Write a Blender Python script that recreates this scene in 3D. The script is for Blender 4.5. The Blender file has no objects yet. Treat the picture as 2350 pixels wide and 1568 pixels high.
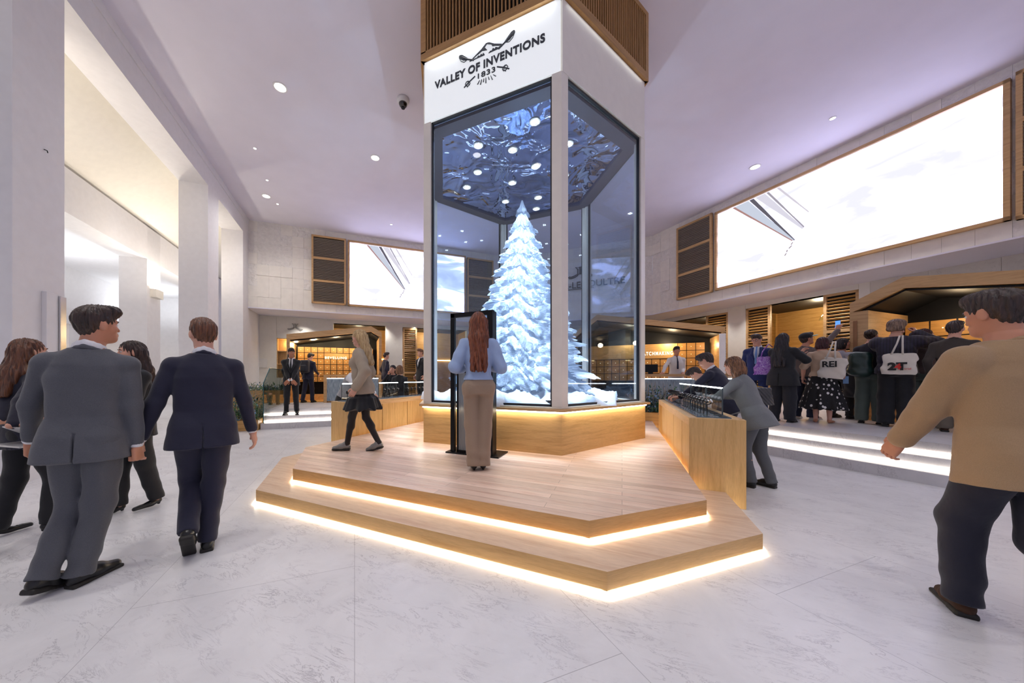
import bpy, math, random
import numpy as np
from mathutils import Matrix, Vector
random.seed(7); np.random.seed(7)
SC = bpy.context.scene; COL = SC.collection
# ---------------------------------------------------------------- camera, world, exposure
FPX, HORY, CX, YAW, CAMH = 739.4, 866.2, 1086.9, 0.4316, 1.32   # focal (px), horizon row, optical column, yaw, lens height
cam_d = bpy.data.cameras.new('camera'); cam = bpy.data.objects.new('camera', cam_d); COL.objects.link(cam)
cam_d.sensor_width = 36.0; cam_d.lens = 36.0*FPX/2350
cam_d.shift_x = (1175-CX)/2350; cam_d.shift_y = (HORY-784)/2350
cam_d.clip_start = 0.05; cam_d.clip_end = 200
cam.location = (0, 0, CAMH); cam.rotation_euler = (math.pi/2, 0, YAW)
SC.camera = cam
W = bpy.data.worlds.new('world'); SC.world = W; W.use_nodes = True
W.node_tree.nodes['Background'].inputs[0].default_value = (0.80, 0.78, 1.0, 1)
W.node_tree.nodes['Background'].inputs[1].default_value = 0.50
SC.view_settings.view_transform = 'Standard'; SC.view_settings.look = 'None'
SC.view_settings.exposure = 0.19; SC.view_settings.gamma = 1.0; SC.view_settings.use_curve_mapping = False
SC.cycles.max_bounces = 7; SC.cycles.diffuse_bounces = 3; SC.cycles.glossy_bounces = 4
SC.cycles.transmission_bounces = 6; SC.cycles.transparent_max_bounces = 14; SC.cycles.sample_clamp_indirect = 4.0
SC.cycles.use_adaptive_sampling = True; SC.cycles.adaptive_threshold = 0.025; SC.cycles.caustics_reflective = False; SC.cycles.caustics_refractive = False

def light(kind, loc, power, color=(1, 1, 1), size=0.2, size_y=None, rot=None, target=None, spot=60, blend=0.6, name='lamp'):
    d = bpy.data.lights.new(name, kind); d.energy = power; d.color = color
    if kind == 'AREA':
        d.size = size
        if size_y: d.shape = 'RECTANGLE'; d.size_y = size_y
    else:
        d.shadow_soft_size = size
    if kind == 'SPOT': d.spot_size = math.radians(spot); d.spot_blend = blend
    o = bpy.data.objects.new(name, d); COL.objects.link(o); o.location = loc
    if target is not None:
        o.rotation_euler = (Vector(target)-Vector(loc)).to_track_quat('-Z', 'Y').to_euler()
    elif rot is not None: o.rotation_euler = rot
    return o
# ---------------------------------------------------------------- calibration: pixel of the photograph -> point of the place
def ray(px, py):
    X = (px-CX)/FPX; V = (HORY-py)/FPX
    return np.array([X*math.cos(YAW)-math.sin(YAW), X*math.sin(YAW)+math.cos(YAW), V])
def P(px, py, z=0.0):
    r = ray(px, py); t = (z-CAMH)/r[2]; return np.array([r[0]*t, r[1]*t])
def onwall(px, py, n, d):
    r = ray(px, py); t = d/(n[0]*r[0]+n[1]*r[1]); return np.array([r[0]*t, r[1]*t, CAMH+r[2]*t])
S2 = math.sqrt(2)
def R_at(px, py, u):  # on a wall parallel to the right wall: (local x, z)
    q = onwall(px, py, (1/S2, 1/S2), u); return (q[0]-q[1])/S2, q[2]
def L_at(px, py, v):
    q = onwall(px, py, (-1/S2, 1/S2), v); return (q[0]+q[1])/S2, q[2]
def F_at(px, py, y):
    q = onwall(px, py, (0, 1), y); return q[0], q[2]
MR = Matrix.Rotation(-math.pi/4, 4, 'Z'); ML = Matrix.Rotation(math.pi/4, 4, 'Z'); MI = Matrix.Identity(4)
# ---------------------------------------------------------------- materials
MATS = {}
def _nt(name):
    m = bpy.data.materials.new(name); m.use_nodes = True; nt = m.node_tree
    return m, nt, nt.nodes['Principled BSDF']
def srgb(h):
    if isinstance(h, str):
        h = h.lstrip('#'); c = [int(h[i:i+2], 16)/255 for i in (0, 2, 4)]
    else: c = h
    return tuple((x/12.92 if x <= .04045 else ((x+.055)/1.055)**2.4) for x in c)+(1,)
def node(nt, t, **kw):
    n = nt.nodes.new(t)
    for k, v in kw.items():
        if k in n.inputs: n.inputs[k].default_value = v
        else: setattr(n, k, v)
    return n
def coords(nt, scale=(1, 1, 1), rot=(0, 0, 0), kind='Object'):
    tc = nt.nodes.new('ShaderNodeTexCoord'); mp = nt.nodes.new('ShaderNodeMapping')
    mp.inputs['Scale'].default_value = scale; mp.inputs['Rotation'].default_value = rot
    nt.links.new(tc.outputs[kind], mp.inputs[0]); return mp.outputs[0]
def ramp(nt, src, stops):
    r = nt.nodes.new('ShaderNodeValToRGB'); e = r.color_ramp.elements
    while len(e) < len(stops): e.new(0.5)
    for i, (p, c) in enumerate(stops): e[i].position = p; e[i].color = c
    nt.links.new(src, r.inputs[0]); return r.outputs[0]
def bump(nt, src, bs, strength=.3, dist=.01):
    b = nt.nodes.new('ShaderNodeBump'); b.inputs['Strength'].default_value = strength; b.inputs['Distance'].default_value = dist
    nt.links.new(src, b.inputs['Height']); nt.links.new(b.outputs[0], bs.inputs['Normal'])
def plain(name, col, rough=.6, metal=0., noise=.0, nscale=8., bmp=0., bscale=60., spec=.5, coat=0., bdist=.01):
    if name in MATS: return MATS[name]
    m, nt, bs = _nt(name); c = srgb(col)
    bs.inputs['Roughness'].default_value = rough; bs.inputs['Metallic'].default_value = metal
    bs.inputs['Specular IOR Level'].default_value = spec; bs.inputs['Coat Weight'].default_value = coat
    bs.inputs['Base Color'].default_value = c
    v = coords(nt)
    nz = node(nt, 'ShaderNodeTexNoise', Scale=nscale, Detail=3.)
    nt.links.new(v, nz.inputs['Vector'])
    a = max(noise, .02)
    o = ramp(nt, nz.outputs['Fac'], [(.3, tuple(x*(1-a) for x in c[:3])+(1,)), (.7, tuple(min(1, x*(1+a)) for x in c[:3])+(1,))])
    nt.links.new(o, bs.inputs['Base Color'])
    if bmp:
        n2 = node(nt, 'ShaderNodeTexNoise', Scale=bscale, Detail=4.); nt.links.new(v, n2.inputs['Vector'])
        bump(nt, n2.outputs['Fac'], bs, bmp, bdist)
    MATS[name] = m; return m
def emis(name, col, strength):
    if name in MATS: return MATS[name]
    m = bpy.data.materials.new(name); m.use_nodes = True; nt = m.node_tree; nt.nodes.clear()
    o = nt.nodes.new('ShaderNodeOutputMaterial'); e = nt.nodes.new('ShaderNodeEmission')
    e.inputs[0].default_value = srgb(col); e.inputs[1].default_value = strength
    nt.links.new(e.outputs[0], o.inputs[0]); MATS[name] = m; return m
def wood(name, c1, c2, grain='x', rough=.45, scale=1., planks=None, knots=False):
    if name in MATS: return MATS[name]
    m, nt, bs = _nt(name); s = {'x': (.7, 9, 9), 'y': (9, .7, 9), 'z': (9, 9, .7), 'h': (.8, .8, 11)}[grain]
    v = coords(nt, tuple(k*scale for k in s))
    n1 = node(nt, 'ShaderNodeTexNoise', Scale=2.2, Detail=7., Roughness=.6, Distortion=.4); nt.links.new(v, n1.inputs['Vector'])
    col = ramp(nt, n1.outputs['Fac'], [(.3, srgb(c2)), (.52, srgb(c1)), (.7, tuple(min(1, x*1.08) for x in srgb(c1)[:3])+(1,))])
    v2 = coords(nt, tuple(k*scale*6 for k in s)); n2 = node(nt, 'ShaderNodeTexNoise', Scale=3., Detail=4.); nt.links.new(v2, n2.inputs['Vector'])
    mx = node(nt, 'ShaderNodeMix', data_type='RGBA', blend_type='MULTIPLY'); mx.inputs[0].default_value = .5
    nt.links.new(col, mx.inputs[6]); nt.links.new(ramp(nt, n2.outputs['Fac'], [(.35, (.78, .74, .7, 1)), (.6, (1, 1, 1, 1))]), mx.inputs[7])
    out = mx.outputs[2]
    if planks:
        vb = coords(nt)
        br = node(nt, 'ShaderNodeTexBrick', Scale=1., offset=.37, offset_frequency=2)
        br.inputs['Brick Width'].default_value = planks[0]; br.inputs['Row Height'].default_value = planks[1]
        br.inputs['Mortar Size'].default_value = .0022; br.inputs['Mortar Smooth'].default_value = .2; br.inputs['Bias'].default_value = 0
        br.inputs['Color1'].default_value = (.80, .74, .68, 1); br.inputs['Color2'].default_value = (1.12, 1.1, 1.1, 1); br.inputs['Mortar'].default_value = (.45, .38, .32, 1)
        nt.links.new(vb, br.inputs['Vector'])
        m2 = node(nt, 'ShaderNodeMix', data_type='RGBA', blend_type='MULTIPLY'); m2.inputs[0].default_value = .85
        nt.links.new(out, m2.inputs[6]); nt.links.new(br.outputs['Color'], m2.inputs[7]); out = m2.outputs[2]
    if knots:
        vk = coords(nt, (1.2, 5, 1)); vo = node(nt, 'ShaderNodeTexVoronoi', Scale=1.3); nt.links.new(vk, vo.inputs['Vector'])
        m3 = node(nt, 'ShaderNodeMix', data_type='RGBA', blend_type='MULTIPLY'); m3.inputs[0].default_value = .7
        nt.links.new(out, m3.inputs[6]); nt.links.new(ramp(nt, vo.outputs['Distance'], [(.03, (.3, .2, .15, 1)), (.09, (1, 1, 1, 1))]), m3.inputs[7]); out = m3.outputs[2]
    nt.links.new(out, bs.inputs['Base Color']); bs.inputs['Roughness'].default_value = rough
    bump(nt, n2.outputs['Fac'], bs, .12, .004)
    MATS[name] = m; return m
def marble(name, base, vein, tile=None, rough=.32, rot=math.pi/4, vs=1.):
    m, nt, bs = _nt(name)
    v = coords(nt, (1, 1, 1)); n0 = node(nt, 'ShaderNodeTexNoise', Scale=2.2*vs, Detail=9., Roughness=.65, Distortion=.6); nt.links.new(v, n0.inputs['Vector'])
    b = srgb(base); c0 = ramp(nt, n0.outputs['Fac'], [(.3, tuple(x*.88 for x in b[:3])+(1,)), (.65, b)])
    vv = coords(nt, (1.3*vs, 4.2*vs, 1.7*vs), (0, 0, -.25))
    n1 = node(nt, 'ShaderNodeTexNoise', Scale=2.4, Detail=11., Roughness=.72, Distortion=.9); nt.links.new(vv, n1.inputs['Vector'])
    r1 = ramp(nt, n1.outputs['Fac'], [(.484, (0, 0, 0, 1)), (.496, (1, 1, 1, 1)), (.510, (0, 0, 0, 1))])
    n3 = node(nt, 'ShaderNodeTexNoise', Scale=3.4, Detail=4.); nt.links.new(v, n3.inputs['Vector'])
    r3 = ramp(nt, n3.outputs['Fac'], [(.42, (0, 0, 0, 1)), (.62, (.75, .75, .75, 1))])
    mu = node(nt, 'ShaderNodeMath', operation='MULTIPLY'); nt.links.new(r1, mu.inputs[0]); nt.links.new(r3, mu.inputs[1])
    mx = node(nt, 'ShaderNodeMix', data_type='RGBA'); nt.links.new(mu.outputs[0], mx.inputs[0]); nt.links.new(c0, mx.inputs[6]); mx.inputs[7].default_value = srgb(vein)
    out = mx.outputs[2]
    if tile:
        vb = coords(nt, (1, 1, 1), (0, 0, rot)); br = node(nt, 'ShaderNodeTexBrick', Scale=1., offset=.5)
        br.inputs['Brick Width'].default_value = tile[0]; br.inputs['Row Height'].default_value = tile[1]; br.inputs['Mortar Size'].default_value = .0018
        br.inputs['Color1'].default_value = (1, 1, 1, 1); br.inputs['Color2'].default_value = (.95, .95, .96, 1); br.inputs['Mortar'].default_value = (.55, .54, .56, 1)
        nt.links.new(vb, br.inputs['Vector'])
        m2 = node(nt, 'ShaderNodeMix', data_type='RGBA', blend_type='MULTIPLY'); m2.inputs[0].default_value = .8
        nt.links.new(out, m2.inputs[6]); nt.links.new(br.outputs['Color'], m2.inputs[7]); out = m2.outputs[2]
    nt.links.new(out, bs.inputs['Base Color']); bs.inputs['Roughness'].default_value = rough
    MATS[name] = m; return m
def glassmat(name, tint=(.93, .97, 1), ior=1.45, refl=1.0, rough=0.0):
    if name in MATS: return MATS[name]
    m = bpy.data.materials.new(name); m.use_nodes = True; nt = m.node_tree; nt.nodes.clear()
    o = nt.nodes.new('ShaderNodeOutputMaterial'); t = node(nt, 'ShaderNodeBsdfTransparent'); t.inputs[0].default_value = tuple(tint)+(1,)
    g = node(nt, 'ShaderNodeBsdfGlossy', Roughness=rough); lw = node(nt, 'ShaderNodeLayerWeight', Blend=.5); f = node(nt, 'ShaderNodeMath', operation='POWER'); f.inputs[1].default_value = 5.; nt.links.new(lw.outputs['Facing'], f.inputs[0]); f2 = node(nt, 'ShaderNodeMath', operation='MULTIPLY_ADD'); f2.inputs[1].default_value = .92; f2.inputs[2].default_value = .04; nt.links.new(f.outputs[0], f2.inputs[0]); f = f2; mx = nt.nodes.new('ShaderNodeMixShader')
    ma = node(nt, 'ShaderNodeMath', operation='MULTIPLY'); ma.inputs[1].default_value = refl
    nt.links.new(f.outputs[0], ma.inputs[0]); nt.links.new(ma.outputs[0], mx.inputs[0]); nt.links.new(t.outputs[0], mx.inputs[1]); nt.links.new(g.outputs[0], mx.inputs[2])
    nt.links.new(mx.outputs[0], o.inputs[0]); MATS[name] = m; return m
# ---------------------------------------------------------------- mesh helper
class MB:
    def __init__(s, M=None): s.v = []; s.f = []; s.mi = []; s.M = M; s.mats = []
    def _m(s, mat):
        if mat is None: return 0
        if mat not in s.mats: s.mats.append(mat)
        return s.mats.index(mat)
    def add(s, vs, fs, mat=None):
        b = len(s.v); i = s._m(mat)
        if s.M is not None: vs = [tuple(s.M @ Vector(p)) for p in vs]
        s.v += [tuple(p) for p in vs]; s.f += [tuple(b+k for k in f) for f in fs]; s.mi += [i]*len(fs); return s
    def box(s, x0, x1, y0, y1, z0, z1, mat=None, M=None):
        v = [(x, y, z) for z in (z0, z1) for y in (y0, y1) for x in (x0, x1)]
        if M is not None: v = [tuple(M @ Vector(p)) for p in v]
        return s.add(v, [(0, 2, 3, 1), (4, 5, 7, 6), (0, 1, 5, 4), (2, 6, 7, 3), (0, 4, 6, 2), (1, 3, 7, 5)], mat)
    def prism(s, poly, z0, z1, mat=None):  # polygon in xy (ccw)
        n = len(poly); v = [(p[0], p[1], z0) for p in poly]+[(p[0], p[1], z1) for p in poly]
        return s.add(v, [tuple(range(n))[::-1], tuple(range(n, 2*n))]+[(i, (i+1) % n, n+(i+1) % n, n+i) for i in range(n)], mat)
    def slab(s, poly, y0, y1, mat=None):  # polygon in xz, thickness along y
        n = len(poly); v = [(p[0], y0, p[1]) for p in poly]+[(p[0], y1, p[1]) for p in poly]
        return s.add(v, [tuple(range(n)), tuple(range(n, 2*n))[::-1]]+[(i, n+i, n+(i+1) % n, (i+1) % n) for i in range(n)], mat)
    def tube(s, pts, r, n=8, mat=None, closed=False):
        pts = [Vector(p) for p in pts]; m = len(pts); vs = []
        rr = r if isinstance(r, (list, tuple)) else [r]*m
        up = None
        for i, p in enumerate(pts):
            a = pts[i-1] if (i > 0 or closed) else p; b = pts[(i+1) % m] if (i < m-1 or closed) else p
            d = (b-a)
            if d.length < 1e-9: d = Vector((0, 0, 1))
            d.normalize()
            if up is None: up = Vector((0, 0, 1)) if abs(d.z) < .9 else Vector((1, 0, 0))
            x = d.cross(up)
            if x.length < 1e-6: x = d.cross(Vector((0, 1, 0)))
            x.normalize(); y = x.cross(d); up = y
            for k in range(n):
                t = 2*math.pi*k/n; vs.append(p+(x*math.cos(t)+y*math.sin(t))*rr[i])
        fs = []
        for i in range(m if closed else m-1):
            j = (i+1) % m
            for k in range(n): fs.append((i*n+k, i*n+(k+1) % n, j*n+(k+1) % n, j*n+k))
        if not closed: fs += [tuple(range(n))[::-1], tuple(range((m-1)*n, m*n))]
        return s.add(vs, fs, mat)
    def lathe(s, prof, c=(0, 0, 0), n=20, mat=None):
        vs = []; fs = []
        for (r, z) in prof:
            for k in range(n):
                t = 2*math.pi*k/n; vs.append((c[0]+r*math.cos(t), c[1]+r*math.sin(t), c[2]+z))
        for i in range(len(prof)-1):
            for k in range(n): fs.append((i*n+k, i*n+(k+1) % n, (i+1)*n+(k+1) % n, (i+1)*n+k))
        fs += [tuple(range(n))[::-1], tuple(range((len(prof)-1)*n, len(prof)*n))]
        return s.add(vs, fs, mat)
    def ball(s, c, r, n=10, mat=None):
        r = r if isinstance(r, (tuple, list)) else (r, r, r)
        prof = [(math.sin(math.pi*i/n), -math.cos(math.pi*i/n)) for i in range(n+1)]
        vs = []; fs = []; k2 = n*2
        for (a, z) in prof:
            for k in range(k2):
                t = 2*math.pi*k/k2; vs.append((c[0]+r[0]*a*math.cos(t), c[1]+r[1]*a*math.sin(t), c[2]+r[2]*z))
        for i in range(n):
            for k in range(k2): fs.append((i*k2+k, i*k2+(k+1) % k2, (i+1)*k2+(k+1) % k2, (i+1)*k2+k))
        return s.add(vs, fs, mat)
    def build(s, name, mat=None, parent=None, bevel=0, smooth=False, loc=None):
        me = bpy.data.meshes.new(name); me.from_pydata(s.v, [], s.f); o = bpy.data.objects.new(name, me); COL.objects.link(o)
        for m in (s.mats or ([mat] if mat else [])): me.materials.append(m)
        if s.mats:
            me.polygons.foreach_set('material_index', s.mi)
        if smooth: me.polygons.foreach_set('use_smooth', [True]*len(s.f))
        if bevel:
            b = o.modifiers.new('bevel', 'BEVEL'); b.width = bevel; b.segments = 2; b.limit_method = 'ANGLE'
        if parent: o.parent = parent
        if loc is not None: o.location = loc
        return o
def tag(o, label=None, cat=None, group=None, kind=None):
    if label: o['label'] = label
    if cat: o['category'] = cat
    if group: o['group'] = group
    if kind: o['kind'] = kind
    return o
def struct(o): o['kind'] = 'structure'; return o
def empty(name, loc=(0, 0, 0), rz=0, M=None, **kw):
    o = bpy.data.objects.new(name, None); COL.objects.link(o); o.empty_display_size = .1
    if M is not None: o.matrix_world = M @ Matrix.Translation(loc) @ Matrix.Rotation(rz, 4, 'Z')
    else: o.location = loc; o.rotation_euler = (0, 0, rz)
    return tag(o, **kw)
def box(name, mat, x0, x1, y0, y1, z0, z1, parent=None, bevel=0, M=None):
    return MB(M).box(x0, x1, y0, y1, z0, z1).build(name, mat, parent, bevel)
def dup(root, M=None, label=None, deep=None):
    r = root.copy(); COL.objects.link(r)
    if M is not None: r.matrix_world = M
    if label: r['label'] = label
    for ch in list(deep if deep is not None else root.children):
        c = ch.copy(); COL.objects.link(c); c.parent = r
        for g in ch.children:
            d = g.copy(); COL.objects.link(d); d.parent = c
    return r
def text(name, body, size, M, mat, parent=None, extrude=.006, offset=.0, spacing=1., align='CENTER', width=None):
    cu = bpy.data.curves.new(name, 'FONT'); cu.body = body; cu.size = size; cu.extrude = extrude; cu.offset = offset
    cu.space_character = spacing; cu.align_x = align; cu.align_y = 'BOTTOM_BASELINE'; cu.materials.append(mat)
    o = bpy.data.objects.new(name, cu); COL.objects.link(o)
    bpy.context.view_layer.update(); me = bpy.data.meshes.new_from_object(o.evaluated_get(bpy.context.evaluated_depsgraph_get())); bpy.data.objects.remove(o)
    o = bpy.data.objects.new(name, me); COL.objects.link(o); xs = [v.co.x for v in me.vertices]; w = max(xs)-min(xs)
    o.matrix_basis = M @ Matrix.Rotation(math.pi/2, 4, 'X') @ Matrix.Diagonal(((width/w) if width else 1, 1, 1, 1))
    if parent: o.parent = parent
    return o
# ================================================================ colours of the place
WHITE = plain('white_paint', '#f1eff0', .7, noise=.02)
CREAM = plain('cream_paint', '#f0ebe0', .65, noise=.02)
CEIL = plain('ceiling_paint', '#efebf7', .8, noise=.02, nscale=1.5)
STONE = plain('smooth_stone', '#f4eee5', .75, noise=.04, nscale=5, bmp=.12, bscale=30)
ROUGH = plain('split_face_stone', '#f1ece6', .8, noise=.05, nscale=9, bmp=1.0, bscale=6, bdist=.09)
MAR = marble('floor_marble', '#efeeef', '#8f8b93', tile=(2.4, 1.2))
MARS = marble('step_marble', '#dcdadd', '#8b878e', tile=(1.6, .9), rot=math.pi/4)
OAK = wood('oak_x', '#d9b07a', '#c49a62', 'x'); OAKZ = wood('oak_z', '#d6ae74', '#c2985e', 'z'); OAKY = wood('oak_y', '#d9b07a', '#c49a62', 'y')
OAKP = wood('oak_planks', '#f0d8c6', '#e2bda6', 'x', rough=.38, planks=(1.5, .105), knots=True)
OAKSTEP = wood('oak_step', '#e9cdb0', '#dab594', 'x', rough=.4)
FASC = wood('oak_fascia', '#d3ab78', '#bd9260', 'h')
DARKC = plain('black_ceiling', '#111216', .5, noise=.1, spec=.3)
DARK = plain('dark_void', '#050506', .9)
BLACKM = plain('black_metal', '#16171a', .35, .6)
CHROME = plain('brushed_metal', '#c9c9cb', .25, 1.)
LEDW = emis('led_warm', '#fff0d8', 12.0); LEDC = emis('led_cool', '#f4f6ff', 8.0)
LEDN = emis('led_neutral', '#fff3e2', 11.0)
BRASS = emis('warm_lamp', '#ffcf86', 9.0)
CEILZ, SOF = 7.4, 4.03
UR, VL, YF = 12.01, 14.66, 15.8
URL, VLL, YFL = 13.5, 16.2, 17.4
UC = -3.85
# ================================================================ floor and ceiling
fl = MB().box(-22, 14, -7, 24, -.2, 0).build('floor', MAR); struct(fl)
hall = [(-11.9, -6.5), (12.5, -6.5), (12.5, 6), (1.185, 15.8), (-4.9, 15.8), (-13.1, 7.65), (-1.2, -4.25)]
c = MB().prism([(-1.0, -4.5), (4, -9), (13, -2), (13, 4), (1.1, 15.9), (-4.9, 15.9), (-13.1, 7.62)], CEILZ, CEILZ+.2).build('ceiling', CEIL); struct(c)
# ---------------------------------------------------------------- stone faced upper walls with their soffits
def stone_wall(name, M, x0, x1, y, z0, z1, seed, mw=.40, mh=.42):
    rnd = random.Random(seed); b = MB(M); b.box(x0, x1, y+.03, y+.25, z0, z1, STONE)
    nx = int((x1-x0)/mw); nz = int(round((z1-z0)/mh)); w = (x1-x0)/nx; h = (z1-z0)/nz
    lev = [[rnd.choice((0, .006, .012, .022)) for _ in range(nz)] for _ in range(nx)]
    rg = [[rnd.random() < .45 for _ in range(nz)] for _ in range(nx)]
    for i in range(nx):
        for k in range(nz):
            if rnd.random() < .30 and i: lev[i][k] = lev[i-1][k]; rg[i][k] = rg[i-1][k]
            elif rnd.random() < .22 and k: lev[i][k] = lev[i][k-1]; rg[i][k] = rg[i][k-1]
    for i in range(nx):
        for k in range(nz):
            a = x0+i*w; c0 = z0+k*h; e = .0016; b.box(a+e, a+w-e, y-lev[i][k], y+.05, c0+e, c0+h-e, ROUGH if rg[i][k] else STONE)
    return struct(b.build(name))
stone_wall('wall_right', MR, -10.33, 2.2, UR, SOF, CEILZ, 3)
stone_wall('wall_left', ML, -3.95, 7.7, VL, SOF, CEILZ, 5)
stone_wall('wall_back', MI, -4.9, 1.185, YF, SOF, CEILZ, 9)
# soffits: flat undersides between upper wall plane and recessed lower wall
sf = MB()
def rl(x, y, M): v = M @ Vector((x, y, 0)); return (v.x, v.y)
Rf, Lf = lambda x, y: rl(x, y, MR), lambda x, y: rl(x, y, ML)
sf.prism([Rf(2.2, UR-.04), Rf(2.2, URL+.4), (1.69+.2, YFL+.4), (-5.51-.2, YFL+.4), Lf(-4.2, VLL+.4), Lf(-3.95, VL-.04), (-4.9+.017, YF-.04), (1.185-.017, YF-.04)], SOF-.035, SOF)
struct(sf.build('trim_1', CEIL))
# ---------------------------------------------------------------- lower walls with openings
def lower_wall(name, M, x0, x1, y, z0, z1, holes, mat, joints=1.15):
    b = MB(M); xs = sorted(set([x0, x1]+[h[0] for h in holes]+[h[1] for h in holes]))
    for a, c0 in zip(xs[:-1], xs[1:]):
        hs = [h for h in holes if h[0] <= a+1e-6 and h[1] >= c0-1e-6]
        segs = [(z0, z1)] if not hs else [(z0, hs[0][2]), (hs[0][3], z1)]
        n = max(1, int(round((c0-a)/joints)))
        for (q0, q1) in segs:
            if q1-q0 < .01: continue
            for i in range(n):
                p0 = a+(c0-a)*i/n; p1 = a+(c0-a)*(i+1)/n; b.box(p0+.003, p1-.003, y, y+.3, q0, q1)
                b.box(p0, p1, y+.01, y+.29, q0, q1)
    return struct(b.build(name, mat))
PLZ = .45
HR = [(-7.66, -4.82, PLZ, 3.84), (-11.2, -8.26, PLZ, 3.84)]
HL = [(-3.2, -2.3, 1.3, 3.04), (-.92, 1.42, PLZ, 3.82), (2.23, 5.6, PLZ, 3.81)]
WARMW = plain('warm_white_panel', '#f2ede6', .6, noise=.02)
MWALL = marble('wall_marble', '#e4ded6', '#b5ada5', vs=.7)
lower_wall('wall_right_lower', MR, -11.9, -4.6, URL, 0, SOF, HR, WARMW)
lower_wall('wall_right_marble', MR, -4.6, 2.2, URL, 0, SOF, [], MWALL, .95)
lower_wall('wall_left_lower', ML, -4.05, 8.4, VLL, 0, SOF, HL, CREAM)
lower_wall('wall_back_lower', MI, -5.51, 1.69, YFL, 0, SOF, [], CREAM)
# rooms seen behind the openings
def backroom(M, x0, x1, y0, y1, z1, wallmat, lit, where):
    b = MB(M); b.box(x0-.1, x0, y0, y1, PLZ, z1, wallmat); b.box(x1, x1+.1, y0, y1, PLZ, z1, wallmat); b.box(x0-.1, x1+.1, y1, y1+.1, PLZ, z1, wallmat)
    b.box(x0-.1, x1+.1, y0, y1+.1, z1, z1+.1, DARKC); b.box(x0-.1, x1+.1, y0, y1, PLZ-.1, PLZ, OAK)
    struct(b.build('wall_inner_room'))
    p = M @ Vector(((x0+x1)/2, (y0+y1)/2, z1-.3)); light('POINT', p, lit, (1, .8, .5), .15, name='room_lamp')
    w = MB(M); w.box(x0+.02, x1-.02, y1-.06, y1-.03, 2.28, 2.33, BRASS); tag(w.build('light_strip'), 'warm light strip on the back wall of the room '+where, 'light strip', 'light strips in the back rooms')
OAKW = wood('oak_wall', '#c99f63', '#b3884c', 'h')
backroom(MR, -8.0, -4.5, URL+.3, URL+2.6, 3.9, OAKW, 60, 'behind the crowd on the right')
backroom(MR, -11.3, -8.1, URL+.3, URL+2.4, 3.9, OAKW, 40, 'behind the back right booth')
backroom(ML, -1.2, 1.6, VLL+.3, VLL+2.2, 3.9, OAKW, 50, 'behind the left booth')
backroom(ML, 2.1, 5.8, VLL+.3, VLL+2.2, 3.9, OAKW, 50, 'left of the tower')
nb = MB(ML); nb.box(-3.2, -2.3, VLL+.25, VLL+.3, 1.3, 3.04, OAKZ); [nb.box(-3.2, -2.3, VLL+.02, VLL+.27, z, z+.03, OAK) for z in (1.3, 1.88, 2.46, 3.01)]; [nb.box(x, x+.03, VLL+.02, VLL+.27, 1.3, 3.04, OAK) for x in (-3.2, -2.33)]
tag(nb.build('wall_niche'), 'amber lit shelf niche in the cream wall beside the left booth', 'niche')
light('POINT', ML @ Vector((-2.8, VLL+.1, 2.8)), 6, (1, .75, .4), .05, name='niche_lamp')
# ---------------------------------------------------------------- louvres
def louver(M, x0, x1, y, z0, z1, label, group, slat, backing=True, dark=False, step=.065, mids=2):
    r = empty('louver_panel', ((x0+x1)/2, y, z0), M=M, label=label, cat='louver panel', group=group)
    t = .07; w = x1-x0; h = z1-z0; f = MB()
    f.box(-w/2, -w/2+t, -.03, .06, 0, h); f.box(w/2-t, w/2, -.03, .06, 0, h); f.box(-w/2, w/2, -.03, .06, 0, t); f.box(-w/2, w/2, -.03, .06, h-t, h)
    for i in range(mids): z = h*(i+1)/(mids+1); f.box(-w/2+t, w/2-t, -.03, .05, z-.045, z+.045)
    f.build('frame', FASC, r)
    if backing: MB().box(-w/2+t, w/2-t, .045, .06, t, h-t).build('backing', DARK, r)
    sl = MB(); z = t+step*.6
    while z < h-t-.02:
        v = Matrix.Translation((0, .0, z)) @ Matrix.Rotation(math.radians(-35), 4, 'X'); sl.box(-w/2+t, w/2-t, -step*.36, step*.36, -.008, .008, M=v); z += step
    sl.build('slats', slat, r)
    return r
SL = plain('grey_slat', '#8f8378', .5); SLW = wood('oak_slat', '#cfa05c', '#b7884a', 'x')
louver(MR, -9.12, -7.79, UR-.12, 4.35, 7.16, 'upper louver panel at the left end of the big right screen', 'upper louvers', SL)
louver(MR, -2.19, -.85, UR-.12, 4.33, 7.16, 'upper louver panel cut by the right edge, right of the big right screen', 'upper louvers', SL)
louver(ML, -1.64, -.34, VL-.12, 4.34, 7.12, 'upper louver panel on the stone wall at the left end of the left screen', 'upper louvers', SL)
louver(ML, 5.05, 6.4, VL-.12, 4.34, 7.05, 'upper louver panel seen through the tower glass at the right end of the left screen', 'upper louvers', SL)
louver(MR, -7.66, -6.92, URL+.05, PLZ, 3.84, 'tall oak slatted shutter behind the person in the bright blue suit', 'lower shutters', SLW, True, step=.1)
louver(MR, -5.57, -4.82, URL+.05, PLZ, 3.84, 'tall oak slatted shutter immediately left of the gabled booth frame', 'lower shutters', SLW, True, step=.1)
louver(MR, -9.1, -8.26, URL+.05, PLZ, 3.84, 'oak slatted shutter rising behind the watchmaking booth roof', 'lower shutters', SLW, True, step=.1)
louver(ML, 2.26, 2.95, VLL+.05, PLZ, 3.8, 'tall oak slatted shutter seen between the blond walker and the tower', 'lower shutters', SLW, True, step=.1)
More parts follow.
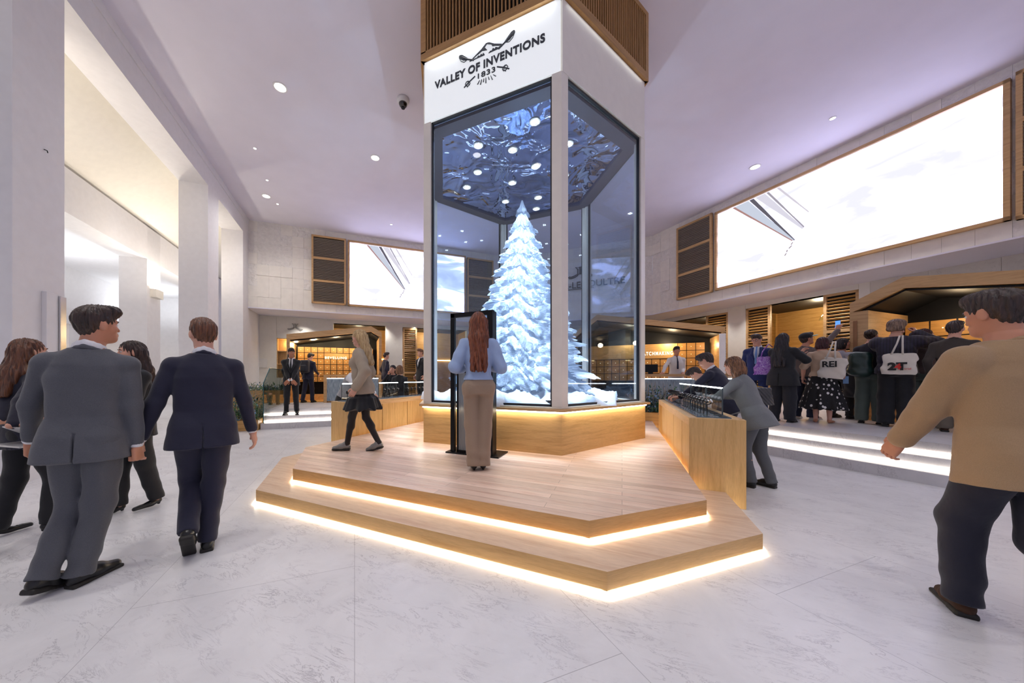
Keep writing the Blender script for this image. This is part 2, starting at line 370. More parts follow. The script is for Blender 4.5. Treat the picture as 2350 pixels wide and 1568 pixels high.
# ---------------------------------------------------------------- the two big screens
def screenmat():
    m = bpy.data.materials.new('screen_picture'); m.use_nodes = True; nt = m.node_tree; nt.nodes.clear()
    o = nt.nodes.new('ShaderNodeOutputMaterial'); e = nt.nodes.new('ShaderNodeEmission')
    v = coords(nt, (.35, 1, 1.0), (0, .6, 0)); n = node(nt, 'ShaderNodeTexNoise', Scale=1.6, Detail=5., Distortion=.8); nt.links.new(v, n.inputs['Vector'])
    nt.links.new(ramp(nt, n.outputs['Fac'], [(.36, (.09, .09, .112, 1)), (.5, (.125, .122, .17, 1)), (.6, (.345, .335, .52, 1))]), e.inputs[0]); e.inputs[1].default_value = 9.0
    nt.links.new(e.outputs[0], o.inputs[0]); return m
SCR = screenmat()
def emi_blade(cols, s=1.0): return emis('blade_'+cols, cols, s)
def screen(M, x0, x1, y, z0, z1, label, anchor):
    r = empty('wall_screen', ((x0+x1)/2, y, z0), M=M, label=label, cat='screen', group='large wall screens'); w = x1-x0; h = z1-z0; t = .075
    f = MB(); f.box(-w/2, -w/2+t, -.06, .04, 0, h); f.box(w/2-t, w/2, -.06, .04, 0, h); f.box(-w/2, w/2, -.06, .04, 0, t); f.box(-w/2, w/2, -.06, .04, h-t, h)
    f.build('frame', FASC, r); MB().box(-w/2+t, w/2-t, 0, .02, t, h-t).build('display', SCR, r)
    a = anchor-(x0+x1)/2; top = h-t-.02    # needle-like tool falling across the picture
    def bl(pts, c, s=.85): b = MB(); b.add([(p[0]+a, -.004, p[1]) for p in pts], [tuple(range(len(pts)))]); b.build('picture_streak', emi_blade(c, s), r)
    bl([(-1.55, top), (-1.15, top), (0, .95), (-.02, .93)], '#cfd6e6'); bl([(-1.62, top), (-1.54, top), (-.02, .93), (-.04, .92)], '#b98f88', .8)
    bl([(-1.12, top), (-1.0, top), (.03, .93), (0, .92)], '#6a6670', .8); bl([(-.95, top), (-.7, top), (.22, 1.2), (.19, 1.17)], '#dcd9e6', .9)
    bl([(-.66, top), (-.6, top), (.24, 1.22), (.22, 1.2)], '#a9a3ad', .85); bl([(-.4, top), (-.34, top), (.34, 1.6), (.32, 1.58)], '#d5cfd9', .9)
    b = MB(); [b.tube([(a-.02-.05*i+.03*math.sin(i*2.1), -.005, .88-.09*i), (a-.06-.05*i, -.005, .82-.09*i)], .012, 5) for i in range(4)]; b.build('picture_curl', emi_blade('#8d8079', 1.), r)
    return r
screen(MR, -7.71, -2.25, UR-.06, 4.37, 7.12, 'very large bright white screen in oak frame on the right wall', -5.55)
screen(ML, -.27, 4.98, VL-.06, 4.33, 7.11, 'bright white screen in oak frame on the left wall, partly behind the tower', 2.1)
# facet sign
LOGO = plain('sign_grey', '#3b3b3e', .5)
rs = empty('wall_sign', (-1.77, YF-.06, 5.55), label='dark emblem over a line of lettering on the back wall behind the tower', cat='sign')
def emblem(s, M, mat, parent, name='emblem', r=.014):
    b = MB(M)  # two back-to-back outlined anchor letters
    for q in (-1, 1):
        pts = [(q*.02, .36), (q*.17, .36), (q*.10, .30), (q*.085, .30), (q*.085, .06), (q*.18, .01), (q*.30, -.02), (q*.37, -.015), (q*.41, .03), (q*.37, .05), (q*.33, .03), (q*.22, .055), (q*.10, .105), (q*.02, .105)]
        pts = [(p[0]*s, -.01, p[1]*s) for p in pts]; b.tube(pts, r*s*1.0, 6, closed=True)
    return b.build(name, mat, parent)
emblem(1.3, Matrix.Translation((0, 0, .45)), LOGO, rs, r=.02)
text('lettering', 'JAEGER-LECOULTRE', .42, Matrix.Translation((0, -.01, -.05)), LOGO, rs, extrude=.01, offset=.004)
MB().box(-.6, .6, -.02, 0, -.12, -.09).build('underline', LOGO, rs)
wsg = empty('wall_emblem', (-2.48, VLL-.02, 3.44), M=ML, label='black outlined emblem of two mirrored anchor letters on the cream wall above the left booth', cat='sign')
emblem(.72, Matrix.Identity(4), LOGO, wsg, r=.012)
pl = MB(ML); pl.box(-4.0+.02, -3.55, VLL-.02, VLL, 1.75, 2.12); tag(pl.build('wall_notice', plain('notice', '#efece6', .5)), 'small pale notice plate on the cream wall left of the man in the black suit', 'notice')
# ---------------------------------------------------------------- left arcade
def column(u0, v0, ztop, w=.72, d=.66):
    b = MB(ML); b.box(u0-d, u0, v0, v0+w, 0, ztop); o = struct(b.build('column', WHITE)); return o
for v in (5.54, 11.04, 14.05): column(UC, v, 6.7, .74 if v < 14 else 2.2)
column(UC, -.1, 6.7)
bm = MB(ML); bm.box(UC-.66, UC, -3.5, 16.2, 6.7, 7.6); bm.box(UC-.66, UC+.02, -3.5, 16.2, 7.2, 7.6); struct(bm.build('beam', WHITE))
U2 = -6.0
for v in (1.8, 7.3, 12.8, 18.3): column(U2, v, 5.98, .72)
bm = MB(ML); bm.box(U2-.66, U2, -3, 22, 4.98, 5.98); struct(bm.build('beam', WHITE))
a = MB(); # sloping aisle ceiling between the two arcades
a.add([tuple(ML @ Vector(p)) for p in [(UC-.6, -4, 7.3), (UC-.6, 22, 7.3), (U2-.3, 22, 5.9), (U2-.3, -4, 5.9), (UC-.6, -4, 7.5), (UC-.6, 22, 7.5), (U2-.3, 22, 6.1), (U2-.3, -4, 6.1)]],
      [(0, 1, 2, 3), (7, 6, 5, 4), (0, 4, 5, 1), (3, 2, 6, 7), (0, 3, 7, 4), (1, 5, 6, 2)]); struct(a.build('ceiling_aisle', CREAM))
b = MB(ML); b.box(-9.6, U2-.6, -4, 22, 5.2, 5.35); struct(b.build('ceiling_side', WHITE))
b = MB(ML); b.box(-9.9, -9.4, -4, 22, 3.2, 5.3); struct(b.build('beam', WHITE))
b = MB(ML); b.box(-13.2, -9.6, -4, 22, 3.6, 3.75); struct(b.build('ceiling_far', WHITE))
for v in (4.6, 10.1, 15.6): column(-9.45, v, 3.3, .6, .5)
b = MB(ML); b.box(-13.3, -13.1, -4, 22, 0, 3.8); struct(b.build('wall_far_left', WHITE))
b = MB(ML); b.box(-13.3, UC-.66, 20.0, 20.2, 0, 7.6); struct(b.build('wall_aisle_end', WHITE))
for (v, z0, z1, w_) in ((7.2, .3, 2.6, 'nearest'), (8.6, .3, 2.6, 'middle'), (13.2, .6, 2.7, 'farthest')):
    b = MB(ML); b.box(-13.09, -13.05, v, v+.5, z0, z1); tag(b.build('wall_light', emis('warm_panel', '#ffd9a8', 3.)), w_+' of the tall glowing warm panels on the far wall beyond the arcade', 'light panel', 'glowing panels on the far wall')
def sconce(u, v, z, label):
    r = empty('wall_sconce', (u, v, z), M=ML, label=label, cat='wall lamp', group='wall sconces on the arcade columns')
    b = MB(); b.box(0, .16, -.2, .2, -.26, 0); b.build('housing', CREAM, r, .004); MB().box(.02, .14, -.17, .17, 0, .006).build('lens', emis('sconce_lens', '#ffe6bf', 14.), r)
    p = ML @ Vector((u+.1, v, z+.06)); light('AREA', p, 36, (1, .90, .76), .28, rot=(math.pi, 0, 0), name='sconce_lamp')
    return r
sconce(U2, 13.15, 4.1, 'white box sconce throwing warm light up the second-row column')
sconce(U2, 7.65, 4.1, 'white box sconce on the aisle column hidden behind the nearest column')
def sconce_back(u, v, z):
    p = ML @ Vector((u-.15, v, z)); light('AREA', p, 37, (1, .90, .76), .28, rot=(math.pi, 0, 0), name='sconce_lamp')
for v in (5.9, 11.4): sconce_back(UC-.66, v, 3.5)
sconce_back(UC-.66, 15.0, 3.5)
for v in (3, 8, 13, 18): light('AREA', ML @ Vector((-8.2, v, 3.6)), 34, (.9, .95, 1), 1.2, rot=(math.pi, 0, 0), name='cove_lamp')
for v in (6, 12, 17): light('AREA', ML @ Vector((-11.4, v, 3.4)), 45, (1, .93, .85), 1.5, rot=(0, 0, 0), name='far_lamp')
# panel on the near column
q = L_at; r = empty('wall_box', (0, 0, 0), label='white box with a brushed metal strip fixed to the nearest left column', cat='wall box')
def RC(px, py): q = onwall(px, py, (1/S2, 1/S2), UC); return (q[1]-q[0])/S2, q[2]
(v0, zt), (v1, _), (v2, _) = RC(95, 668), RC(121, 668), RC(137, 668)
b = MB(ML); b.box(UC, UC+.05, v0, v1+.01, 1.2, zt); b.build('casing', WHITE, r, .004); b = MB(ML); b.box(UC, UC+.07, v1+.01, v2, 1.2, zt-.02); b.build('metal_strip', CHROME, r, .004)
v3, z3 = RC(101, 343); b = MB(ML); b.tube([(UC, v3, z3), (UC+.03, v3, z3-.01), (UC+.03, v3+.01, z3-.035)], .006, 6); tag(b.build('wall_hook', BLACKM), 'tiny dark hook high on the nearest left column', 'hook')
# ---------------------------------------------------------------- downlights
LIDS = {}
def downlight(x, y, z, rad, power, label, group, spot=135, col=(1, .96, .92), tilt=None, glow='#fff6ea', gs=9.):
    r = empty('downlight', (x, y, z), label=label, cat='ceiling lamp', group=group)
    key = (rad, glow, gs)
    if key not in LIDS:
        a = MB().lathe([(rad*1.25, 0), (rad*1.25, -.012), (rad, -.014), (rad*.96, -.002)], n=24).build('trim_ring', WHITE, r, smooth=False)
        e = MB().lathe([(rad*.95, -.001), (rad*.95, -.006), (rad*.5, -.008)], n=24).build('lens', emis('lens%s' % (glow+str(gs)), glow, gs), r); LIDS[key] = (a, e)
    else:
        for s in LIDS[key]: c = s.copy(); COL.objects.link(c); c.parent = r
    if power: light('SPOT', (x, y, z-.03), power, col, rad*.8, target=tilt or (x, y, 0), spot=spot, blend=1., name='downlight_lamp')
    return r
for (px, py, rad, pw, lb) in [(643, 200, .11, 110, 'largest of the recessed downlights, near the camera side of the hall ceiling'), (861, 362, .105, 130, 'recessed downlight between the ceiling camera and the left wall'),
        (611, 450, .11, 200, 'recessed downlight close to the corner of arcade and stone wall'), (1733, 383, .11, 200, 'recessed downlight above the big right screen'), (1911, 271, .05, 90, 'small recessed downlight nearest the right screen top'),
        (585, 340, .035, 40, 'tiny ceiling spot nearest the arcade beam'), (613, 413, .035, 40, 'tiny ceiling spot just before the large corner downlight'), (637, 468, .035, 40, 'tiny ceiling spot just beyond the large corner downlight'), (898, 515, .04, 60, 'tiny ceiling spot above the left screen')]:
    p = P(px, py, CEILZ); downlight(p[0], p[1], CEILZ, rad, pw, lb, 'hall ceiling downlights')
for (px, py, w_) in [(694, 723, 'leftmost of the four'), (783, 729, 'second from the left of the four'), (876, 736, 'third from the left of the four'), (952, 741, 'nearest the tower of the four')]:
    p = P(px, py, SOF); downlight(p[0], p[1], SOF, .06, 260, w_+' small soffit downlights below the left stone wall', 'left soffit downlights', spot=110)
for (px, py, w_) in [(1523, 727, 'nearest the tower of the five'), (1621, 709, 'second from the tower of the five'), (1728, 688, 'middle one of the five'), (1890, 657, 'fourth from the tower of the five'), (2083, 619, 'farthest from the tower of the five')]:
    p = P(px, py, SOF); downlight(p[0], p[1], SOF, .06, 260, w_+' small soffit downlights below the right stone wall', 'right soffit downlights', spot=110)
# hall lamps behind and beside the lens (the ceiling grid goes on there)
for (x, y, w_) in [(-2.2, -.5, 'behind and left of the lens'), (1.5, .8, 'above and right of the lens'), (4.2, 2.2, 'over the floor beyond the right edge'), (-3.6, .6, 'over the walkers on the left'), (3.8, 5.3, 'over the marble steps on the right'), (-1.8, 2.2, 'over the front edge of the platform')]:
    downlight(x, y, CEILZ, .11, 175, 'recessed hall downlight '+w_, 'hall ceiling downlights out of view', spot=90)
p = P(925, 228, CEILZ); r = empty('dome_camera', (p[0], p[1], CEILZ), label='white dome security camera with dark lens on the ceiling beside the tower', cat='security camera')
MB().lathe([(.13, 0), (.13, -.06), (.105, -.1), (.09, -.1)], n=28).build('mount', WHITE, r, smooth=True); MB().ball((0, 0, -.1), (.092, .092, .085), 10).build('dome', plain('dome_black', '#101114', .12, coat=1.), r, smooth=True)
MB().lathe([(.035, -.14), (.04, -.2), (.02, -.205)], n=16).build('lens', BLACKM, r)
# ================================================================ raised marble terrace with lit steps
V0, V1, V2_ = 9.45, 9.78, 10.12; U0, U1, U2s = 6.6, 6.9, 7.2
def terrace(u, v, yc, z0, z1):
    def uv(u_, v_): return ((u_-v_)/S2, (u_+v_)/S2)
    xa, ya = yc-v*S2, yc; xb = u*S2-yc
    return [uv(u, 1.35), uv(URL+.2, 1.35), (1.69+.2, YFL+.2), (-5.51-.2, YFL+.2), uv(-2.22, VLL+.2), uv(-2.22, v), (xa, yc), (xb, yc)]
tb = MB()
for (u, v, yc, z0, z1) in [(U0, V0, 10.6, 0, .15), (U1, V1, 11.0, .15, .30), (U2s, V2_, 11.4, .30, .45)]:
    tb.prism(terrace(u, v, yc, z0, z1), z0, z1)
terr = struct(tb.build('floor_terrace', MARS))
for k, (u, v, z) in enumerate([(U1, V1, .15), (U2s, V2_, .30)]):
    b = MB(MR); b.box(-9.0, -1.36, u-.022, u-.002, z+.002, z+.028)
    tag(b.build('led_strip', LEDN), '%s glowing step light line of the right-hand marble steps' % ('lower' if k == 0 else 'upper'), 'step light', 'step lights')
    b = MB(ML); b.box(-2.2, 6.0, v-.022, v-.002, z+.002, z+.028)
    tag(b.build('led_strip', LEDN), '%s glowing step light line of the marble steps at the left booth' % ('lower' if k == 0 else 'upper'), 'step light', 'step lights')
# ================================================================ wooden platform round the tower
CXY = (-1.77, 6.107)
def plat(off, z0, z1):
    b0, a0, w1, w2, ch = CXY[0], 2.417, 1.5605, 2.408, .816; ang = math.atan2(ch, w2-w1)
    k = math.tan(ang/2)*off; k2 = math.tan((math.pi/2-ang)/2)*off; yb = 2*CXY[1]-a0
    return [(b0-w1-k, a0-off), (b0+w1+k, a0-off), (b0+w2+off, a0+ch-k2), (b0+w2+off, yb-ch+k2), (b0+w1+k, yb+off), (b0-w1-k, yb+off), (b0-w2-off, yb-ch+k2), (b0-w2-off, a0+ch-k2)]
pf = empty('wooden_platform', (0, 0, 0), label='two-step oak platform with glowing under-edges carrying the glass tower', cat='platform')
SIDE = wood('oak_side', '#d6ae74', '#c49a60', 'h', rough=.42)
def step(name, off, zb, z1, topmat):
    b = MB(); po = plat(off, 0, 0); n = len(po)
    b.add([(p[0], p[1], z1) for p in po], [tuple(range(n))], topmat)
    b.add([(p[0], p[1], zb) for p in po], [tuple(range(n))[::-1]], SIDE)
    b.add([(p[0], p[1], zb) for p in po]+[(p[0], p[1], z1) for p in po], [(i, (i+1) % n, n+(i+1) % n, n+i) for i in range(n)], SIDE)
    return b.build(name, None, pf)
step('lower_step', .32, .030, .149, OAKSTEP); step('upper_step', 0, .176, .303, OAKP)
def ring(off, z0, z1, name, mat, inset=.045):
    po = plat(off-inset, 0, 0); return MB().prism(po, z0, z1).build(name, mat, pf)
ring(.32, .004, .030, 'led_strip', LEDW, .03); ring(0, .150, .176, 'led_strip', LEDW, .03)
# warm spill of the strips onto the floor and the lower step
def edge_lights(off, z, pw, dn=.10):
    po = plat(off+.012, 0, 0)
    for i in (7, 0, 1, 2, 6):
        a_, b_ = po[i], po[(i+1) % 8]; mx, my = (a_[0]+b_[0])/2, (a_[1]+b_[1])/2; L = math.hypot(b_[0]-a_[0], b_[1]-a_[1])
        an = math.atan2(b_[1]-a_[1], b_[0]-a_[0])
        o = light('AREA', (mx, my, z), pw*L, (1, .88, .68), L*.98, .012, name='strip_lamp'); o.rotation_euler = (math.radians(35), 0, an)
edge_lights(.32, .028, 2.6); edge_lights(0, .174, 2.6)
# ================================================================ glass tower
TR = 2.1228; AP = TR*math.sqrt(3)/2
tw = empty('display_tower', (CXY[0], CXY[1], .303), label='tall six-sided white and glass display tower with slatted oak hood and lettered sign band', cat='display tower')
TM = Matrix.Translation((0, 0, -.303))
def hexa(r, z0, z1, name, mat, inner=None, parent=tw):
    b = MB(TM); o = [(r*math.sin(math.radians(30+60*i)), -r*math.cos(math.radians(30+60*i))) for i in range(6)]
    if inner is None: b.prism(o, z0, z1)
    else:
        q = [(inner*math.sin(math.radians(30+60*i)), -inner*math.cos(math.radians(30+60*i))) for i in range(6)]
        for i in range(6):
            j = (i+1) % 6; b.prism([o[i], o[j], q[j], q[i]], z0, z1)
    return b.build(name, mat, parent)
hexa(TR, .303, .845, 'base', wood('oak_base', '#d3ad72', '#c0985c', 'h')); hexa(TR+.075, .872, .905, 'ledge', FASC)
hexa(TR+.02, .85, .872, 'led_strip', LEDW, TR-.1)
for k in range(6):
    if k in (5, 0, 1, 2):
        a_ = math.radians(60*k); o = light('AREA', (CXY[0]+(AP+.035)*math.sin(a_), CXY[1]-(AP+.035)*math.cos(a_), .868), 3.6, (1, .87, .66), 2.0, .02, name='ledge_lamp'); o.rotation_euler = (0, 0, a_)
WPT = plain('satin_white', '#f6efe3', .35, noise=.01)
GLS = glassmat('tower_glass', (.86, .93, 1.0), refl=1.2)
def face(k): return TM @ Matrix.Rotation(math.radians(60*k), 4, 'Z')
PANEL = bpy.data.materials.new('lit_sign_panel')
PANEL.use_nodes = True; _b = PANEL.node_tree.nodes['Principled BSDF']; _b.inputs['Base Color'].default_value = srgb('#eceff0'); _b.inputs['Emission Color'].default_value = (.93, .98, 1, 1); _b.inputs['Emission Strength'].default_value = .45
EDGEB = plain('dark_frame', '#25262c', .4)
ZG0, ZG1 = .93, 5.30
hw = TR/2
for k in range(6):
    M = face(k)
    b = MB(M); y = -AP
    b.slab([(-hw, .905), (hw, .905), (hw, ZG0), (-hw, ZG0)], y+.0, y+.10, WPT)
    b.slab([(-hw, ZG0), (-hw+.13, ZG0), (-hw+.13, ZG1), (-hw, ZG1)], y+.0, y+.12, WPT); b.slab([(hw-.13, ZG0), (hw, ZG0), (hw, ZG1), (hw-.13, ZG1)], y, y+.12, WPT)
    b.build('post', None, tw, .006)
    sp = MB(M).box(-hw+.02, hw-.02, y, y+.06, ZG1, 6.25).build('sign_panel', PANEL if k == 0 else WPT, tw)
    if k == 0:
        INK = plain('charcoal_letters', '#3a3f48', .45)
        TT = lambda x, z: M @ Matrix.Translation((x, y-.006, z))
        text('lettering', 'VALLEY OF INVENTIONS', .155, TT(0, 5.765), INK, sp, extrude=.005, offset=.0055, spacing=1.10, width=1.70)
        text('year', '1833', .10, TT(0.0, 5.645), INK, sp, extrude=.004, offset=.0015, spacing=1.1, width=.27)
        def ln(name, polys, tubes=()):
            g = MB(M)
            for pz in polys: g.slab([(p[0], p[1]) for p in pz], y-.010, y)
            for (pts, r) in tubes: g.tube([(p[0], y-.004, p[1]) for p in pts], r*.85, 6)
            return g.build(name, INK, sp)
        ln('mountain_mark', [[(-.24, 5.955), (-.07, 6.045), (-.0, 6.10), (.03, 6.10), (-.02, 6.055), (.02, 6.0), (-.06, 6.02), (-.11, 6.0), (-.15, 5.99), (-.20, 5.965)],
            [(.0, 6.10), (.05, 6.095), (.13, 6.04), (.24, 5.99), (.20, 5.985), (.14, 6.01), (.10, 6.02), (.08, 6.055), (.03, 6.08)],
            [(-.26, 5.945), (-.02, 5.945), (-.02, 5.955), (-.04, 5.985), (-.055, 5.96), (-.075, 5.985), (-.09, 5.96), (-.12, 5.975), (-.14, 5.955), (-.25, 5.955)],
            [(.04, 5.945), (.20, 5.945), (.25, 5.985), (.235, 5.985), (.19, 5.96), (.15, 5.985), (.135, 5.965), (.11, 5.99), (.09, 5.96), (.07, 5.965)]])
        for q in (-1, 1):
            ln('spoon_mark', [[(q*.30, 5.985), (q*.36, 6.005), (q*.41, 6.045), (q*.435, 6.085), (q*.42, 6.105), (q*.38, 6.095), (q*.33, 6.05), (q*.28, 6.0)][::q]],
               [([(q*.19, 5.94), (q*.30, 6.0), (q*.38, 6.06)], .013), ([(q*.31, 5.985), (q*.35, 5.975), (q*.40, 6.01), (q*.43, 6.07)], .006)])
            ln('needle_mark', [], [([(q*.17, 5.70), (q*.26, 5.655), (q*.35, 5.60)], .011), ([(q*.27, 5.60), (q*.25, 5.63), (q*.27, 5.665), (q*.31, 5.67), (q*.33, 5.64), (q*.31, 5.61), (q*.28, 5.595)], .008), ([(q*.29, 5.68), (q*.27, 5.62), (q*.30, 5.585)], .006)])
        ln('ray_mark', [[(x0-.007+dx, 5.545+dz), (x0+.007+dx, 5.545+dz), (x0*.75+.004, 5.61), (x0*.75-.004, 5.61)] for (x0, dx, dz) in [(-.13, 0, .02), (-.085, 0, 0), (-.04, 0, .02), (0, 0, -.01), (.05, 0, .02), (.10, 0, 0), (.15, 0, .03)]])
    b = MB(M); t = .022
    x0, x1 = -hw+.13, hw-.13
    b.box(x0, x0+t, y+.03, y+.07, ZG0, ZG1); b.box(x1-t, x1, y+.03, y+.07, ZG0, ZG1); b.box(x0, x1, y+.03, y+.07, ZG1-.03, ZG1); b.box(x0, x1, y+.03, y+.07, ZG0, ZG0+.03)
    b.build('glazing_frame', EDGEB, tw)
    MB(M).box(x0+t, x1-t, y+.045, y+.057, ZG0+.03, ZG1-.03).build('glass_pane', GLS, tw)
for k in (5, 0, 1):
    a_ = math.radians(60*k); o = light('AREA', (CXY[0]+(AP+.03)*math.sin(a_), CXY[1]-(AP+.03)*math.cos(a_), 6.235), (2.2 if k == 0 else .25), (.95, 1, .98), 1.9, .03, name='hood_lamp'); o.rotation_euler = (math.radians(12), 0, a_)
# hood
hd = hexa(TR-.02, 6.25, 6.29, 'hood_underside', DARK)
for k in range(6):
    M = face(k); hh = (TR+.05)/2; y = -(TR+.05)*math.sqrt(3)/2; b = MB(M)
    b.box(-hh, hh, y, y+.16, 6.26, 6.38); b.box(-hh, hh, y, y+.16, 7.32, CEILZ); b.box(-hh, -hh+.09, y, y+.15, 6.36, 7.34); b.box(hh-.09, hh, y, y+.15, 6.36, 7.34)
    b.build('hood_frame', wood('oak_hood', '#b88c55', '#a27a48', 'h'), tw)
    g = MB(M); n = 36
    for i in range(n):
        x = -hh+.09+(2*hh-.18)*(i+.5)/n; g.box(x-.008, x+.008, y+.01, y+.055, 6.38, 7.32)
    g.build('hood_slats', wood('oak_hood_slat', '#c0925c', '#a07848', 'z'), tw); MB(M).box(-hh, hh, y+.14, y+.18, 6.3, 7.36).build('hood_backing', DARK, tw)
# mirrored ceiling inside
m, nt, bs = _nt('ripple_mirror'); bs.inputs['Metallic'].default_value = 1; bs.inputs['Roughness'].default_value = .05; bs.inputs['Base Color'].default_value = (.50, .62, .95, 1)
v = coords(nt, (1, 1, 1)); nz = node(nt, 'ShaderNodeTexNoise', Scale=2.2, Detail=2., Distortion=.7); nt.links.new(v, nz.inputs['Vector']); bump(nt, nz.outputs['Fac'], bs, .55, .12)
MIR = m
hexa(TR-.12, ZG1-.03, ZG1+.05, 'mirror_ceiling', MIR); hexa(TR-.10, ZG1-.07, ZG1-.02, 'ceiling_frame', plain('bronze_frame', '#47434a', .4, .3), TR-.34)
EMD = emis('spot_dot', '#f2f6ff', 30.)
for i, (dx, dy) in enumerate([(.55, -1.2), (-.45, -1.1), (.05, -.75), (.95, -.5), (-.75, -.45), (.3, -.15), (-1.15, -.1), (-.25, .15), (.75, .35), (-.6, .75), (.1, .9), (-.05, 1.35)]):
    b = MB(TM); z = ZG1-.032; b.lathe([(.085, 0), (.085, -.012), (.07, -.014), (.066, -.004)], (dx, dy, z), 20, WPT)
    for (ex, ey) in ((-.02, -.02), (.02, -.02), (-.02, .02), (.02, .02)): b.lathe([(.014, -.004), (.014, -.012)], (dx+ex, dy+ey, z), 8, EMD)
    b.build('spotlight', None, tw)
    if i % 2 == 0: light('SPOT', (CXY[0]+dx, CXY[1]+dy, ZG1-.08), 560, (.74, .87, 1), .05, target=(CXY[0]+dx*.5, CXY[1]+dy*.5, 1), spot=60, name='tower_lamp')
# invented ring of uplights in the snow, added to brighten the lower tree
for i in range(6):
    t = math.radians(60*i+30); x, y = 1.62*math.sin(t), -1.62*math.cos(t); b = MB(TM); b.lathe([(.05, .905), (.05, .99), (.042, .992)], (x, y, 0), 16, BLACKM); b.lathe([(.04, .992), (.03, .997)], (x, y, 0), 16, EMD); b.build('added_uplight', None, tw)
    light('SPOT', (CXY[0]+x, CXY[1]+y, 1.01), 200, (.74, .87, 1), .04, target=(CXY[0]+x*.25, CXY[1]+y*.25, 2.6), spot=85, name='added_uplamp')
# ice tree
def icemat():
    m, nt, bs = _nt('clear_ice'); bs.inputs['Base Color'].default_value = (.88, .93, 1, 1); bs.inputs['Roughness'].default_value = .10; bs.inputs['IOR'].default_value = 1.31
    bs.inputs['Coat Weight'].default_value = .8; bs.inputs['Coat Roughness'].default_value = .03
    v = coords(nt); n = node(nt, 'ShaderNodeTexNoise', Scale=6., Detail=5., Distortion=2.6); nt.links.new(v, n.inputs['Vector']); bump(nt, n.outputs['Fac'], bs, .9, .06)
    tr = node(nt, 'ShaderNodeBsdfTranslucent'); tr.inputs[0].default_value = (.84, .91, 1, 1); mx = nt.nodes.new('ShaderNodeMixShader')
    n2 = node(nt, 'ShaderNodeTexNoise', Scale=11., Detail=5., Distortion=3.); nt.links.new(v, n2.inputs['Vector'])
    nt.links.new(ramp(nt, n2.outputs['Fac'], [(.35, (.35, .35, .35, 1)), (.65, (.72, .72, .72, 1))]), mx.inputs[0])
    out = nt.nodes['Material Output']; nt.links.new(bs.outputs[0], mx.inputs[1]); nt.links.new(tr.outputs[0], mx.inputs[2]); nt.links.new(mx.outputs[0], out.inputs[0])
    return m
ICE = icemat()
def ice_tree():
    H, R0, nz_, nt_ = 3.82, 1.42, 440, 280; rnd = np.random.RandomState(4)
    z = np.linspace(0, 1, nz_)[:, None]; th = np.linspace(0, 2*np.pi, nt_, endpoint=False)[None, :]
    tiers = 14; wob = .55*np.sin(3*th+1)*np.cos(2*th)+.3*np.sin(7*th+2); tz = np.clip(z**.92*tiers+wob*(1-z)*1.6*np.minimum(1, z*8), 0, tiers-.001); k = np.floor(tz).astype(int); fr = tz-k
    ph = rnd.rand(tiers+2)*6.28; nb = rnd.randint(7, 12, tiers+2)
    env = R0*(1-z)**.95+.02
    lobe = np.cos(th*nb[k]+ph[k])*.5+.5; lobe2 = np.cos(th*(nb[k]+6)+ph[k]*2.3)*.5+.5
    saw = (1-fr)**1.3
    r = env*(.56+.44*saw*(.40+.42*lobe+.30*lobe2))
    r *= 1+.05*np.sin(23*z*6.28+th*9)+.06*np.sin(th*29+z*90)+.06*np.sin(th*17-z*140)+.03*np.sin(th*53+z*210)
    # tips droop
    zz = z*H-.16*env*saw*lobe
    zz = zz+.012*np.sin(th*13+z*60)*np.minimum(1, (1-z)*4)
    x = r*np.cos(th); y = r*np.sin(th); zz = np.broadcast_to(zz, x.shape)
    vs = np.stack([x, y, zz], -1).reshape(-1, 3)
    vs += rnd.randn(*vs.shape)*.0035*np.minimum(1, np.linalg.norm(vs[:, :2], axis=1)/.3)[:, None]
    fs = [(i*nt_+j, i*nt_+(j+1) % nt_, (i+1)*nt_+(j+1) % nt_, (i+1)*nt_+j) for i in range(nz_-1) for j in range(nt_)]
    me = bpy.data.meshes.new('ice_tree'); me.from_pydata(vs.tolist(), [], fs+[tuple(range((nz_-1)*nt_, nz_*nt_))]); me.materials.append(ICE)
    o = bpy.data.objects.new('ice_tree', me); COL.objects.link(o); o.location = (CXY[0], CXY[1], .95)
    for (zz_, pw) in ((.5, 78), (1.1, 64), (1.75, 44), (2.35, 27), (2.95, 13), (3.4, 4)): light('POINT', (CXY[0], CXY[1], .95+zz_), pw, (.76, .86, 1), .12 if zz_ < 3 else .04, name='added_tree_fill')  # fill lights added inside the ice so the tree seems to glow
    return tag(o, 'clear ice-like fir tree sculpture standing in snow inside the glass tower', 'tree sculpture')
ice_tree()
def snow():
    b = MB(); n = 60; g = {}
    rnd = np.random.RandomState(3); ap = AP-.14
    pts = []; fs = []
    for i in range(n+1):
        for j in range(n*2):
            t = math.pi*j/n; rr = i/n
            # hexagon radius in direction t
            a_ = (t+math.pi/2) % (math.pi/3)-math.pi/6; R_ = ap/math.cos(a_)
            x = math.cos(t)*R_*rr; y = math.sin(t)*R_*rr
            h = .10+.05*math.sin(x*5+1)*math.cos(y*4)+.035*math.sin(x*11+y*7)+.03*math.sin(x*23-y*19)+.02*math.cos(x*37+y*41)+rnd.rand()*.012
            h += .10*math.exp(-((rr-.45)/.25)**2)
            if i == n: h = 0
            pts.append((x, y, max(0, h)))
    for i in range(n):
        for j in range(n*2): fs.append((i*n*2+j, i*n*2+(j+1) % (n*2), (i+1)*n*2+(j+1) % (n*2), (i+1)*n*2+j))
    b.add(pts, fs); o = b.build('snow', plain('snow', '#f2f6fc', .7, bmp=.6, bscale=25), smooth=True); o.location = (CXY[0], CXY[1], .906)
    return tag(o, 'bank of white artificial snow around the foot of the ice tree', 'snow', kind='stuff')
snow()
